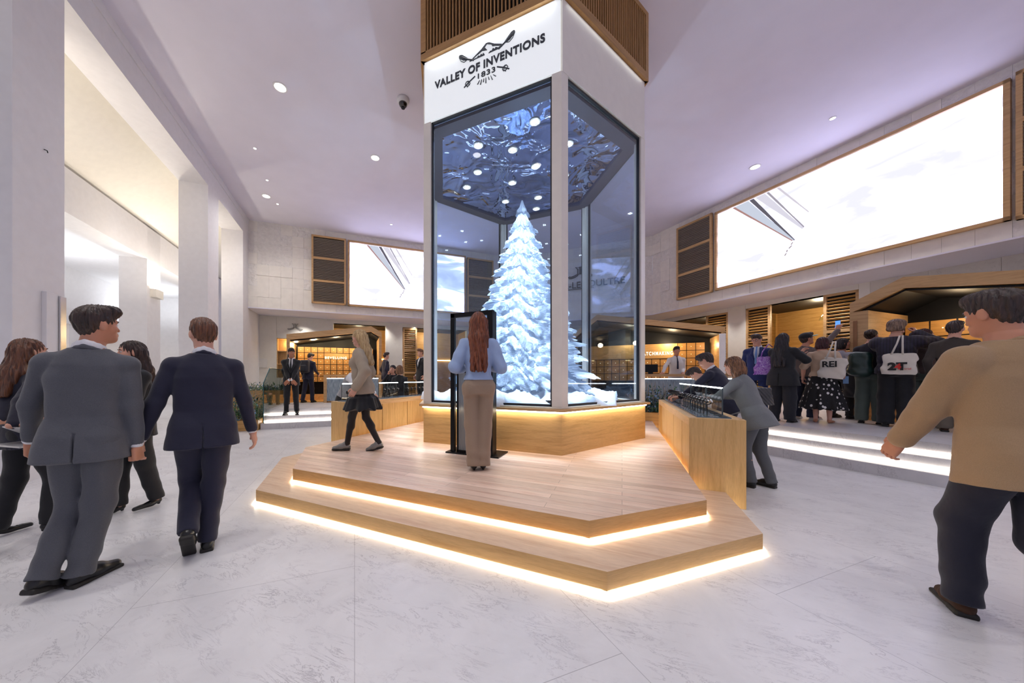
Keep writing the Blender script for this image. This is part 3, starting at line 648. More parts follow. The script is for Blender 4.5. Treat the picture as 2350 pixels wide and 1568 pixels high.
# ================================================================ black frame stand with fluted glass
fr = empty('frame_stand', (-1.80, 3.93, .303), 0, label='black free-standing metal frame with fluted glass panel in front of the tower', cat='display stand')
b = MB(); b.box(-.36, .40, -.15, .22, 0, .018, BLACKM); b.build('base_plate', None, fr, .003)
b = MB(); b.box(-.31, -.25, -.10, -.05, .018, 1.87, BLACKM); b.box(.23, .31, -.12, .02, .018, 1.87, BLACKM); b.box(-.31, .31, -.10, -.05, 1.82, 1.88, BLACKM); b.build('outer_frame', None, fr, .003)
b = MB(); b.box(-.22, -.195, -.09, -.06, .018, 1.36, BLACKM); b.box(-.22, .24, -.09, -.06, 1.34, 1.365, BLACKM); b.box(-.22, .24, -.09, -.06, .02, .045, BLACKM); b.build('inner_frame', None, fr)
fg, nt, bs = _nt('fluted_glass'); bs.inputs['Base Color'].default_value = srgb('#c6ccd2'); bs.inputs['Roughness'].default_value = .25; bs.inputs['Transmission Weight'].default_value = .55
v = coords(nt, (1, .01, .01)); wv = node(nt, 'ShaderNodeTexWave', Scale=22.); nt.links.new(v, wv.inputs['Vector']); bump(nt, wv.outputs['Fac'], bs, .6, .01)
MB().box(-.195, .235, -.082, -.07, .045, 1.34).build('fluted_panel', fg, fr)
MB().box(.0, .235, -.09, -.06, 1.37, 1.76).build('tablet', plain('dark_tablet', '#3a3230', .25, coat=.5), fr)
emblem(.11, Matrix.Translation((-.06, -.085, 1.08)), BLACKM, fr, r=.04)
# ================================================================ display counters with watches
TRAY = plain('blue_grey_tray', '#5d7487', .25, coat=.4)
CNTM = wood('oak_counter', '#d6b277', '#c39c5e', 'z'); CNTX = wood('oak_counter_top', '#dcb684', '#c79d68', 'y')
def counter(x0, x1, y0, y1, label, inner):
    r = empty('display_counter', ((x0+x1)/2, y0, 0), label=label, cat='counter', group='oak display counters beside the platform'); w = (x1-x0)/2; L = y1-y0
    MB().box(-w, w, 0, .035, 0, .89, ).build('end_panel', CNTM, r, .002); MB().box(-w, w, L-.035, L, 0, .89).build('end_panel', CNTM, r, .002)
    s = 1 if inner < 0 else -1   # inner side is -x for s=+1
    MB().box(-w, w, .035, L-.035, .805, .893).build('top', CNTX, r, .002)
    xi = -w+.05 if s > 0 else w-.05
    for k in range(4):
        MB().box(min(xi, xi+s*.02), max(xi, xi+s*.02), .04+(L-.08)*k/4+.008, .04+(L-.08)*(k+1)/4-.008, .0, .80).build('door', CNTM, r)
    xo = w if s > 0 else -w
    MB().box(min(xo, xo-s*.02), max(xo, xo-s*.02), .035, L-.035, 0, .80).build('back_panel', CNTM, r)
    MB().box(-w+.08, w-.10, .07, L*.53, .893, .903).build('tray', TRAY, r, .002); MB().box(-w+.08, w-.10, L*.53+.02, L-.07, .893, .903).build('tray', TRAY, r, .002)
    return r
counter(.645, 1.125, 4.05, 7.16, 'long oak display counter with the row of watches on the right of the platform', -1)
counter(-4.67, -4.19, 4.12, 7.4, 'long oak display counter on the left of the platform behind the blond walker', 1)
# each watch: post, strap loop, case with dial
def make_watch():
    r = empty('watch', label='', cat='watch')
    MB().lathe([(.028, 0), (.028, .004), (.005, .006)], n=14).build('foot', BLACKM, r)
    MB().tube([(0, 0, .004), (0, 0, .125)], .0045, 8).build('post', BLACKM, r)
    b = MB(); pts = [(.006*math.sin(2*math.pi*i/18)+.034*math.sin(2*math.pi*i/18), 0, .155+.030*math.cos(2*math.pi*i/18)) for i in range(18)]
    for q in (-.008, 0, .008): b.tube([(p[0], p[1]+q, p[2]) for p in pts], .0055, 6, closed=True)
    b.build('strap', plain('black_strap', '#141416', .45), r, smooth=True)
    M = Matrix.Translation((-.036, 0, .165)) @ Matrix.Rotation(math.radians(-65), 4, 'Y')
    b = MB(M); b.lathe([(.021, -.004), (.022, .004), (.018, .006)], n=20); b.build('case', CHROME, r, smooth=True)
    MB(M).lathe([(.0175, .0055), (.0175, .0065)], n=20).build('dial', plain('pale_dial', '#dfe3e8', .3), r)
    return r
wproto = make_watch(); used = [False]
def put_watch(x, y, rz, label, group, z=.903):
    Mx = Matrix.Translation((x, y, z)) @ Matrix.Rotation(rz, 4, 'Z')
    if not used[0]: o = wproto; o.matrix_world = Mx; used[0] = True
    else: o = dup(wproto, Mx)
    o['label'] = label; o['group'] = group
n1 = [4.19+(5.62-4.19)*(i/9)**1.0 for i in range(10)]; n2 = [5.95+(7.0-5.95)*i/8 for i in range(9)]
ORD = ['nearest', 'second', 'third', 'fourth', 'fifth', 'sixth', 'seventh', 'eighth', 'ninth', 'tenth']
for i, y in enumerate(n1): put_watch(.83, y, math.pi*1.0-.5, ORD[i]+' dark strapped watch in the near row on the right counter', 'watches of the near row on the right counter')
for i, y in enumerate(n2): put_watch(.83, y, math.pi*1.0-.5, ORD[i]+' dark strapped watch in the far row on the right counter', 'watches of the far row on the right counter')
def solve_y(px, x, lo=4.1, hi=7.5):
    for _ in range(50):
        y = (lo+hi)/2; X = x*math.cos(YAW)+y*math.sin(YAW); Z = -x*math.sin(YAW)+y*math.cos(YAW)
        if CX+FPX*X/Z < px: lo = y
        else: hi = y
    return y
for i, px in enumerate((797, 812)): put_watch(-4.42, solve_y(px, -4.42), -math.pi/2+.6, ORD[i]+' round dark watch at the near end of the left counter', 'watches at the near end of the left counter')
for i, px in enumerate((882, 892, 902.5, 912.8)): put_watch(-4.42, solve_y(px, -4.42), -math.pi/2+.5, ORD[i]+' dark watch in the middle row of the left counter', 'watches of the middle row on the left counter')
for i, px in enumerate((935.4, 944.4, 953, 961.6, 970)): put_watch(-4.42, solve_y(px, -4.42), -math.pi/2+.5, ORD[i]+' small dark watch in the far row of the left counter', 'watches at the far end of the left counter')
disc = MB().lathe([(.042, 0), (.042, .008), (.038, .010)], n=22).build('watch_pad', plain('black_pad', '#121315', .35))
for i in range(9):
    o = disc if i == 0 else disc.copy()
    if i: COL.objects.link(o)
    o.location = (.965, 4.17+.19*i, .903); tag(o, ORD[i]+' flat black round pad along the outer edge of the right counter tray', 'pad', 'round pads on the right counter')
CGL = glassmat('shield_glass', (.95, .98, .97), refl=.8)
def shield(x, y0, y1, label, s=1):
    r = empty('glass_shield', (x, y0, .903), label=label, cat='glass shield', group='glass shields with light tubes on the counters'); L = y1-y0
    MB().box(-.003, .003, 0, L, 0, .30).build('pane', CGL, r); MB().box(-.006, .006, -.003, .003, 0, .30).build('edge_post', plain('thin_dark', '#3c4a50', .3), r)
    MB().tube([(0, .02, .30), (0, L-.02, .30)], .008, 8).build('light_tube', emis('tube_light', '#f5fbff', 14.), r)
for (a_, b_, l) in [(4.22, 4.92, 'nearest glass shield with light tube on the right counter'), (4.96, 5.85, 'middle glass shield with light tube on the right counter'), (5.95, 7.0, 'farthest glass shield with light tube on the right counter')]: shield(.97, a_, b_, l)
for (px0, px1, l) in [(784, 816, 'glass shield with light tube at the near end of the left counter'), (869, 914, 'glass shield with light tube in the middle of the left counter'), (927, 972, 'glass shield with light tube at the far end of the left counter')]: shield(-4.53, solve_y(px0, -4.53), solve_y(px1, -4.53, 4.1, 9), l)
# ================================================================ booths
DRW = wood('drawer_oak', '#c3924f', '#a97a3c', 'x'); DRWB = plain('drawer_gap', '#15110d', .7); KN = emis('bright_knob', '#ffe9b8', 2.2)
def drawer_wall(name, M, x0, x1, y, z0, z1, s, label, skip=None):
    r = empty(name, ((x0+x1)/2, y, z0), M=M, label=label, cat='drawer cabinet'); w = x1-x0; h = z1-z0; nx = int(round(w/s)); nz = int(round(h/s)); cw = w/nx; ch = h/nz
    MB().box(-w/2, w/2, .02, .30, 0, h).build('carcass', DRWB, r)
    d = None; rnd = random.Random(len(name)+nx); cnt = 0
    for i in range(nx):
        for k in range(nz):
            if skip and skip(i, k, nx, nz): continue
            if cnt >= 99: continue
            cnt += 1
            if d is None:
                b = MB(); b.box(-cw/2+.012, cw/2-.012, 0, .03, .012, ch-.012, DRW); b.ball((0, -.012, ch/2), .011, 5, KN); d = b.build('drawer', None, r); o = d
            else: o = d.copy(); COL.objects.link(o); o.parent = r
            o.location = (-w/2+(i+.5)*cw, rnd.choice((0, 0, .008)), k*ch)
    return r
def booth(M, xl, xr, peak, yf, yb, zl, zp, zr, label, t=.20, postw=.10, opening=None):
    # gabled house: outline (xl,zl)-(peak,zp)-(xr,zr)
    r = empty('gabled_booth', ((xl+xr)/2, yf, PLZ), M=M, label=label, cat='booth'); c = (xl+xr)/2
    A = [(xl-c, zl-PLZ), (peak-c, zp-PLZ), (xr-c, zr-PLZ)]
    b = MB(); b.slab([A[0], (A[0][0], A[0][1]-t), (A[1][0], A[1][1]-t), A[1]], 0, yb-yf); b.slab([A[1], (A[1][0], A[1][1]-t), (A[2][0], A[2][1]-t), A[2]], 0, yb-yf); b.build('roof', FASC, r)
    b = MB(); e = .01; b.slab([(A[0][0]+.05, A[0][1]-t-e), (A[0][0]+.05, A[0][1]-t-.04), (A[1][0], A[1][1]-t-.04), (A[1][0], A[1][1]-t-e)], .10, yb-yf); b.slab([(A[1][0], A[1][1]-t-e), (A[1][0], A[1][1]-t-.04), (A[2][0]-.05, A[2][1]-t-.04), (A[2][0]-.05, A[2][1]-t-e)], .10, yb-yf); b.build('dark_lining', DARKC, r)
    for s_, p in ((1, A[0]), (-1, A[2])):
        x0, x1 = sorted((p[0], p[0]+s_*postw)); MB().box(x0, x1, 0, yb-yf, 0, p[1]-t+.02).build('side_wall', FASC if opening is None else opening, r)
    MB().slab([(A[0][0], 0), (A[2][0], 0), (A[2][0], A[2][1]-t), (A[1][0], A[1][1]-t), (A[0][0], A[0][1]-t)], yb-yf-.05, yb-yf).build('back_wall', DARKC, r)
    MB().box(A[0][0], A[2][0], .05, yb-yf, -.02, .012).build('floor_board', plain('amber_floor', '#d9a963', .35), r)
    return r
# left booth (bevelling)
yfL = 12.5; xa, za = L_at(657.4, 767, yfL); xb, zb_ = L_at(824, 751.7, yfL); sl = (zb_-za)/(xb-xa); xp, _ = L_at(852, 750, yfL); xe, _ = L_at(876, 750, yfL)
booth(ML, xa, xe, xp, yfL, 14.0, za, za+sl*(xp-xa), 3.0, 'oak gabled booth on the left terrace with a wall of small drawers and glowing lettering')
d0, _ = L_at(684, 860, 13.75); d1, zt = L_at(862, 800, 13.75)
sx, sz = L_at(771, 824, 13.58)
def skipper(x0, x1, z0, z1, s, ax0, ax1, az0, az1):
    nx = int(round((x1-x0)/s)); nz = int(round((z1-z0)/s)); cw = (x1-x0)/nx; ch = (z1-z0)/nz
    ii = [i for i in range(nx) if x0+(i+1)*cw > ax0 and x0+i*cw < ax1]; kk = [k for k in range(nz) if z0+(k+1)*ch > az0 and z0+k*ch < az1]
    return (lambda i, k, a_, b_: i in ii and k in kk), (x0+ii[0]*cw, x0+(ii[-1]+1)*cw, z0+kk[0]*ch, z0+(kk[-1]+1)*ch)
zb2 = L_at(720, 877, 13.75)[1]; zt2 = L_at(684, 796, 13.75)[1]
sk, bb = skipper(d0, d1-.1, zb2, zt2, .235, sx-.42, sx+.42, sz, sz+.1)
drawer_wall('drawer_cabinet', ML, d0, d1-.1, 13.62, zb2, zt2, .235, 'wall of small square oak drawers inside the left booth', sk)
MB(ML).box(d0, d1-.1, 13.6, 13.9, PLZ, PLZ+.22).build('plinth', OAK).update_tag()
bpy.data.objects['plinth'].name = 'booth_plinth'; tag(bpy.data.objects['booth_plinth'], 'oak plinth below the drawer wall of the left booth', 'plinth')
gs = empty('glowing_sign', (sx, 13.6, sz), M=ML, label='small backlit lettering on the drawer wall of the left booth', cat='sign')
GLOWT = emis('sign_glow', '#fff0cc', 2.2); MB().box(bb[0]-sx+.01, bb[1]-sx-.01, .0, .03, bb[2]-sz+.01, bb[3]-sz-.01).build('sign_board', OAKW, gs); text('lettering', 'BEVELLING', .125, Matrix.Translation((0, 0, 0)), GLOWT, gs, extrude=.01, offset=.002, spacing=1.25, width=.78)
for x in (xa+.8, (xa+xe)/2, xe-.8):
    p = ML @ Vector((x, 13.0, 2.6)); light('POINT', p, 26, (1, .74, .42), .1, name='booth_lamp')
p = ML @ Vector((xa+.2, 13.2, 2.5)); light('POINT', p, 10, (1, .78, .45), .06, name='booth_lamp')
# booth desk with glass inset (left)
def desk(M, x0, x1, y0, y1, label, glassm):
    r = empty('booth_desk', ((x0+x1)/2, y0, PLZ), M=M, label=label, cat='desk'); w = (x1-x0)/2; d = y1-y0
    MB().box(-w, w, 0, d, .89, .96).build('desk_top', FASC, r, .003); MB().box(-w, -w+.1, 0, d, 0, .89).build('leg_panel', FASC, r); MB().box(w-.1, w, 0, d, 0, .89).build('leg_panel', FASC, r)
    MB().box(-w+.1, w-.1, .02, .05, .05, .84).build('glass_front', glassm, r); MB().box(-w+.1, w-.1, .015, .02, .82, .845).build('light_line', emis('desk_line', '#e8f4ff', 4.), r); return r
FRO, nt, bs = _nt('frosted_panel'); bs.inputs['Base Color'].default_value = srgb('#8fa0ad'); bs.inputs['Roughness'].default_value = .3
v = coords(nt, (30, 1, 2)); nz = node(nt, 'ShaderNodeTexNoise', Scale=3.); nt.links.new(v, nz.inputs['Vector']); nt.links.new(ramp(nt, nz.outputs['Fac'], [(.35, srgb('#6f828f')), (.6, srgb('#a9b6bf'))]), bs.inputs['Base Color'])
xd, _ = L_at(744, 900, 12.35); desk(ML, xd, xd+1.9, 12.1, 12.7, 'oak desk with a frosted glass front before the left booth', FRO)
# back booth (watchmaking)
yfB = 13.6; xr_, zr_ = F_at(1664.6, 749.6, yfB); xl_, zl_ = F_at(1483.8, 733, yfB); sl = (zl_-zr_)/(xr_-xl_); xpk = -.9
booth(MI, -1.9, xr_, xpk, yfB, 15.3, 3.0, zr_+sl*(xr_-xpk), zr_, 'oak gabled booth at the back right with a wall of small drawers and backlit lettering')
MB().box(xr_-.18, xr_, yfB-.06, yfB-.01, PLZ, zr_-.24).build('booth_post', WHITE); tag(bpy.data.objects['booth_post'], 'white end post at the right edge of the back right booth', 'post')
x1d = F_at(1618, 800, 14.95)[0]; zt3 = F_at(1520, 789, 14.95)[1]
xt0 = F_at(1544.5, 813, 14.9)[0]; xt1 = F_at(1478, 815, 14.9)[0]; wt = (xt0-xt1)*11/9.3; zs = F_at(1515, 815, 14.9)[1]
sk2, bb = skipper(-1.6, x1d, zt3-5*.30, zt3, .30, -1.5, xt0+.02, zs-.02, zs+.2)
drawer_wall('drawer_cabinet', MI, -1.6, x1d, 14.95, zt3-5*.30, zt3, .30, 'wall of small square oak drawers inside the back right booth', sk2)
gs = empty('glowing_sign', (0, 14.93, zs), label='backlit lettering ending in MAKING on the drawer wall of the back right booth', cat='sign')
MB().box(bb[0]+.01, bb[1]-.01, .0, .03, bb[2]-zs+.01, bb[3]-zs-.01).build('sign_board', OAKW, gs)
text('lettering', 'WATCHMAKING', .20, Matrix.Translation((xt0-wt/2, 0, 0)), emis('sign_white', '#fff8e8', 2.4), gs, extrude=.01, offset=.001, spacing=1.3, width=wt)
for (x, y, z, pw) in [(.2, 14.6, 2.9, 36), (1.7, 14.6, 2.7, 36), (xr_-.25, 14.4, 2.5, 9)]: light('POINT', (x, y, z), pw, (1, .74, .44), .1, name='booth_lamp')
desk(MI, .35, 1.98, 9.95, 10.5, 'oak reception desk with frosted glass front in front of the back right booth', FRO)
desk(MI, 2.2, 2.75, 10.1, 10.6, 'narrow oak display desk with blue glass front right of the reception desk', FRO)
mon = empty('monitor', (.72, 10.2, 1.41), label='dark monitor standing on the reception desk', cat='monitor'); MB().box(-.18, .18, 0, .02, .05, .27).build('screen', BLACKM, mon); MB().box(-.06, .06, -.02, .06, 0, .06).build('foot', BLACKM, mon)
# right booth (large arch)
yfR = 9.75; e0, ze0 = R_at(1950, 697, yfR); pk, zp0 = R_at(2072.8, 635.7, yfR); e2, ze2 = R_at(2350, 619, yfR); sl = (ze2-zp0)/(e2-pk); xR = .9
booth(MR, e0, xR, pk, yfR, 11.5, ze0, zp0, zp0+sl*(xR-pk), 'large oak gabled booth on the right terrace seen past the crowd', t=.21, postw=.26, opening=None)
b = MB(MR); hx0, _ = R_at(1957, 800, yfR-.02); hx1, _ = R_at(1966, 800, yfR-.02); zt4 = R_at(1962, 737, yfR)[1]; b.box(hx0, hx1, yfR-.012, yfR+.0, .5, zt4); tag(b.build('booth_inlay', plain('brown_inlay', '#9a6b42', .5)), 'narrow brown inlay strip in the oak post of the right booth', 'inlay')
drawer_wall('drawer_cabinet', MR, R_at(2078, 800, 11.25)[0], xR-.3, 11.2, .80, R_at(2150, 735, 11.25)[1], .33, 'wall of large square oak drawers inside the right booth')
for x in (-2.6, -1.4, 0): p = MR @ Vector((x, 10.7, 2.5)); light('POINT', p, 13, (1, .74, .44), .08, name='booth_lamp')
rs = empty('pendant_lamp', tuple(MR @ Vector((-6.0, URL+1.2, 3.9))), label='clear glass pendant lamp with glowing bulb in the room behind the crowd', cat='pendant lamp')
MB().tube([(0, 0, 0), (0, 0, -.45)], .008, 6).build('cord', BLACKM, rs); MB().tube([(0, 0, -.42), (0, 0, -.52)], .025, 8).build('socket', BLACKM, rs); MB().ball((0, 0, -.57), .04, 8).build('bulb', BRASS, rs); MB().lathe([(.03, -.46), (.12, -.56), (.16, -.68), (.157, -.68), (.115, -.56)], n=20).build('glass_shade', CGL, rs)
# ================================================================ glass rail, planters
r = empty('glass_rail', (0, 0, 0), label='clear glass balustrade climbing the left end of the marble steps', cat='balustrade')
def railp(pts, name, mat, t=.008):
    b = MB(ML); v = [(-2.17, p[0], p[1]) for p in pts]+[(-2.17+t, p[0], p[1]) for p in pts]; n = len(pts)
    b.add(v, [tuple(range(n)), tuple(range(n, 2*n))[::-1]]+[(i, n+i, n+(i+1) % n, (i+1) % n) for i in range(n)]); return b.build(name, mat, r)
railp([(9.50, .16), (11.2, .46), (11.2, 1.56), (10.15, 1.56), (9.50, 1.17)], 'pane', glassmat('rail_glass', (.93, .98, .96), refl=1.2)); railp([(11.22, .46), (12.4, .46), (12.4, 1.56), (11.22, 1.56)], 'pane', MATS['rail_glass'])
b = MB(ML); EG = plain('green_glass_edge', '#1f5a5e', .2)
b.tube([(-2.166, 9.49, .14), (-2.166, 9.49, 1.17), (-2.166, 10.14, 1.565), (-2.166, 12.4, 1.565)], .010, 6); b.build('edge', EG, r)
LEAF = [plain('leaf_green', '#3d6b3f', .6, noise=.25), plain('leaf_blue', '#51758f', .6, noise=.3), plain('leaf_dry', '#9a8a72', .7, noise=.2), plain('leaf_dark', '#23402f', .6, noise=.25)]
BLUEF = plain('blue_flower', '#7fa3cf', .6)
def planter(M, x0, x1, y0, y1, zb, zt, ht, label, seed, n=420):
    r = empty('planter', ((x0+x1)/2, (y0+y1)/2, zb), M=M, label=label, cat='planter', group='oak planters with foliage'); w = (x1-x0)/2; d = (y1-y0)/2; h = zt-zb; rnd = random.Random(seed)
    MB().box(-w, w, -d, d, 0, h).build('box', wood('planter_oak', '#c79a5c', '#ad7f45', 'x'), r, .004)
    b = MB(); m0 = [LEAF[rnd.choice((0, 0, 0, 3, 1))] for _ in range(8)]
    for i in range(int(n*2.4)):
        x = rnd.uniform(-w*1.05, w*1.05); y = rnd.uniform(-d*1.1, d*1.1); z = h+abs(rnd.gauss(0, .45))*ht*.8; z = min(z, h+ht); s = rnd.uniform(.03, .065); a_ = rnd.random()*6.28; t = rnd.uniform(-.9, .9)
        Mx = Matrix.Translation((x, y, z)) @ Matrix.Rotation(a_, 4, 'Z') @ Matrix.Rotation(t, 4, 'X')
        b.add([tuple(Mx @ Vector(p)) for p in [(-s*.35, 0, 0), (0, -s*.5, .004), (s*.35, 0, 0), (s*.1, s*1.4, .002), (-s*.1, s*1.4, .002)]], [(0, 1, 2, 3, 4)], rnd.choice(m0))
    for i in range(n//9):
        x = rnd.uniform(-w, w); y = rnd.uniform(-d, d); z1 = h+rnd.uniform(.5, 1.15)*ht; b.tube([(x, y, h), (x+rnd.uniform(-.05, .05), y+rnd.uniform(-.05, .05), z1)], .003, 4, LEAF[2])
    o = b.build('foliage', None, r); o['kind'] = 'stuff'
    for i in range(n//22):
        MB().ball((rnd.uniform(-w, w), -d*rnd.uniform(.2, 1.15), h+rnd.uniform(.15, .8)*ht), rnd.uniform(.014, .024), 5).build('flower', BLUEF, r)
    return r
planter(ML, -3.1, -2.25, 9.35, 11.2, 0, .26, .75, 'oak planter of blue flowers and green shoots on the floor left of the steps', 1, 900)
planter(ML, -2.05, -.6, 13.9, 14.5, PLZ, PLZ+.35, .3, 'oak planter with small blue plants behind the glass balustrade', 2, 300) if False else None
planter(ML, -3.95, -2.3, 12.6, 13.2, PLZ-.3, PLZ+.42, .28, 'low oak planter with small blue plants behind the glass balustrade', 2, 420)
px_, py_ = P(1492, 975, .15); planter(MI, .15, 1.15, 8.55, 8.95, 0, .50, .62, 'oak planter with dense dark green and blue foliage seen right of the tower base', 3, 900)
# ================================================================ people: implicit surfaces meshed with surface nets
def snet(f, lo, hi, h):
    lo = np.array(lo, float); hi = np.array(hi, float); B = 6
    nb = np.maximum(1, np.ceil((hi-lo)/(h*B)).astype(int)); n = nb*B
    ii = np.stack(np.meshgrid(*[np.arange(k) for k in nb], indexing='ij'), -1).reshape(-1, 3)
    cen = lo+(ii*B+B/2-.5)*h; d = f(cen); thr = h*B*.87*1.25+.012
    keep = np.abs(d) < thr
    V = np.repeat(np.repeat(np.repeat(np.where(d.reshape(nb) < 0, -1., 1.).astype(np.float32), B, 0), B, 1), B, 2)
    kb = ii[keep]
    if len(kb) == 0: return np.zeros((0, 3)), np.zeros((0, 4), int)
    off = np.stack(np.meshgrid(*[np.arange(B)]*3, indexing='ij'), -1).reshape(-1, 3)
    idx = (kb[:, None, :]*B+off[None]).reshape(-1, 3)
    vals = np.concatenate([f(lo+idx[i:i+200000]*h) for i in range(0, len(idx), 200000)])
    V[idx[:, 0], idx[:, 1], idx[:, 2]] = vals
    V[0] = V[-1] = 1; V[:, 0] = V[:, -1] = 1; V[:, :, 0] = V[:, :, -1] = 1
    s = V < 0
    cnt = np.zeros(tuple(n-1), np.int8); C = [(a, b, c) for a in (0, 1) for b in (0, 1) for c in (0, 1)]
    def sh(A, c): return A[c[0]:A.shape[0]-1+c[0], c[1]:A.shape[1]-1+c[1], c[2]:A.shape[2]-1+c[2]]
    for c in C: cnt += sh(s, c)
    act = np.argwhere((cnt > 0) & (cnt < 8))
    vid = -np.ones(tuple(n-1), np.int32); vid[act[:, 0], act[:, 1], act[:, 2]] = np.arange(len(act))
    cv = np.stack([V[act[:, 0]+c[0], act[:, 1]+c[1], act[:, 2]+c[2]] for c in C], 1)
    pos = np.zeros((len(act), 3)); num = np.zeros(len(act))
    for i, a in enumerate(C):
        for j, b in enumerate(C):
            if j > i and sum(abs(a[k]-b[k]) for k in range(3)) == 1:
                x, y = cv[:, i], cv[:, j]; m = (x < 0) != (y < 0); t = x/np.where(m, x-y, 1)
                p = np.array(a)[None]+t[:, None]*(np.array(b)-np.array(a))[None]; pos += p*m[:, None]; num += m
    verts = lo+(act+pos/num[:, None])*h
    quads = []
    for ax in range(3):
        o = [0, 0, 0]; o[ax] = 1
        a = s[:-1, :-1, :-1]; sl = [slice(0, -1)]*3; sl[ax] = slice(1, None)
        b = s[tuple(sl)]
        m = a != b; m[[0], :, :] = False; m[:, [0], :] = False; m[:, :, [0]] = False
        e = np.argwhere(m); u, v = [(1, 2), (2, 0), (0, 1)][ax]
        du = np.zeros(3, int); du[u] = 1; dv = np.zeros(3, int); dv[v] = 1
        def g(q): return vid[q[:, 0], q[:, 1], q[:, 2]]
        q = np.stack([g(e-du-dv), g(e-dv), g(e), g(e-du)], 1)
        fl_ = s[e[:, 0], e[:, 1], e[:, 2]]
        q = np.where(fl_[:, None], q, q[:, ::-1]); quads.append(q[(q >= 0).all(1)])
    return verts, np.concatenate(quads)
def mesh_obj(name, parts, parent=None, smooth=True):
    vs = []; fs = []; mi = []; mats = []; b = 0
    for v, q, m in parts:
        if m not in mats: mats.append(m)
        vs.append(v); fs.append(q+b); mi.append(np.full(len(q), mats.index(m))); b += len(v)
    v = np.concatenate(vs); q = np.concatenate(fs); mi = np.concatenate(mi)
    me = bpy.data.meshes.new(name); me.vertices.add(len(v)); me.vertices.foreach_set('co', v.astype(np.float32).ravel())
    me.loops.add(q.size); me.loops.foreach_set('vertex_index', q.astype(np.int32).ravel())
    me.polygons.add(len(q)); me.polygons.foreach_set('loop_start', np.arange(0, q.size, 4, dtype=np.int32)); me.polygons.foreach_set('loop_total', np.full(len(q), 4, np.int32))
    me.polygons.foreach_set('material_index', mi.astype(np.int32)); me.polygons.foreach_set('use_smooth', np.ones(len(q), bool) if smooth else np.zeros(len(q), bool))
    for m in mats: me.materials.append(m)
    me.update(calc_edges=True); me.validate()
    o = bpy.data.objects.new(name, me); COL.objects.link(o)
    if parent: o.parent = parent
    return o
# primitives: each returns a function p(N,3)->d and bounds
A3 = lambda *a: np.array(a, float)
def nrm(v): return v/np.linalg.norm(v)
class Prim:
    def __init__(s, f, lo, hi): s.f = f; s.lo = np.array(lo); s.hi = np.array(hi)
def cone(a, b, r1, r2):
    a = np.array(a, float); b = np.array(b, float); ba = b-a; L = max(ba@ba, 1e-9)
    def f(p):
        t = np.clip(((p-a)@ba)/L, 0, 1); return np.linalg.norm(p-a-t[:, None]*ba, axis=1)-(r1+(r2-r1)*t)
    r = max(r1, r2); return Prim(f, np.minimum(a, b)-r, np.maximum(a, b)+r)
def ell(c, r, R=None):
    c = np.array(c, float); r = np.array(r, float); R = np.eye(3) if R is None else R   # columns = axes
    def f(p):
        q = (p-c)@R; k0 = np.linalg.norm(q/r, axis=1); k1 = np.linalg.norm(q/(r*r), axis=1); return np.where(k1 > 1e-9, k0*(k0-1)/np.maximum(k1, 1e-9), -r.min())
    m = r.max(); return Prim(f, c-m, c+m)
def loft(c, R, prof, n=2.3):
    c = np.array(c, float); P_ = np.array(prof, float)   # rows z,a,b,yo
    def f(p):
        q = (p-c)@R; z = q[:, 2]; a = np.interp(z, P_[:, 0], P_[:, 1]); b = np.interp(z, P_[:, 0], P_[:, 2]); yo = np.interp(z, P_[:, 0], P_[:, 3])
        k = (np.abs(q[:, 0]/a)**n+np.abs((q[:, 1]-yo)/b)**n)**(1/n); d = (k-1)*np.minimum(a, b)*.92
        dz = np.maximum(z-P_[-1, 0], P_[0, 0]-z); return np.where(dz > 0, np.sqrt(np.maximum(d, 0)**2+dz**2)*.95+np.minimum(0, 0), np.maximum(d, dz))
    m = max(P_[:, 1].max(), P_[:, 2].max())+.02; L = max(abs(P_[0, 0]), abs(P_[-1, 0])); e = R[:, 2]
    z0, z1 = c+e*P_[0, 0], c+e*P_[-1, 0]; return Prim(f, np.minimum(z0, z1)-m, np.maximum(z0, z1)+m)
def rbox(c, hs, R, r):
    c = np.array(c, float); hs = np.array(hs, float)
    def f(p):
        q = np.abs((p-c)@R)-hs+r; return np.linalg.norm(np.maximum(q, 0), axis=1)+np.minimum(q.max(1), 0)-r
    m = np.linalg.norm(hs); return Prim(f, c-m, c+m)
def smin(a, b, k):
    h = np.clip(.5+.5*(b-a)/k, 0, 1); return b+(a-b)*h-k*h*(1-h)
def wrinkle(p, amp, fr=22, seed=0.):
    x, y, z = p[:, 0]*fr, p[:, 1]*fr, p[:, 2]*fr
    return amp*(np.sin(x*.9+z*.55+seed+1.7*np.sin(y*.6+seed))*np.sin(z*.8-y*.7+seed*2)+.5*np.sin(z*1.9+x*1.2+seed*3)*np.sin(y*1.7+x*.8))
def blob(prims, k=.03, cuts=(), adds=(), wr=0, wf=22, seed=0.):
    # smooth union of prims, minus cuts (each a Prim), intersect with half spaces adds [(normal, offset)] keeping n.p<=o
    def f(p):
        d = prims[0].f(p)
        for q in prims[1:]: d = smin(d, q.f(p), k)
        if wr: d = d+wrinkle(p, wr, wf, seed)
        for c in cuts: d = np.maximum(d, -c.f(p))
        for (nn, o) in adds: d = np.maximum(d, p@nn-o)
        return d
    lo = np.min([q.lo for q in prims], 0)-.03; hi = np.max([q.hi for q in prims], 0)+.03; return f, lo, hi
def rotz(a): c, s = math.cos(a), math.sin(a); return np.array([[c, -s, 0], [s, c, 0], [0, 0, 1.]])
def rotx(a): c, s = math.cos(a), math.sin(a); return np.array([[1., 0, 0], [0, c, -s], [0, s, c]])
def roty(a): c, s = math.cos(a), math.sin(a); return np.array([[c, 0, s], [0, 1., 0], [-s, 0, c]])
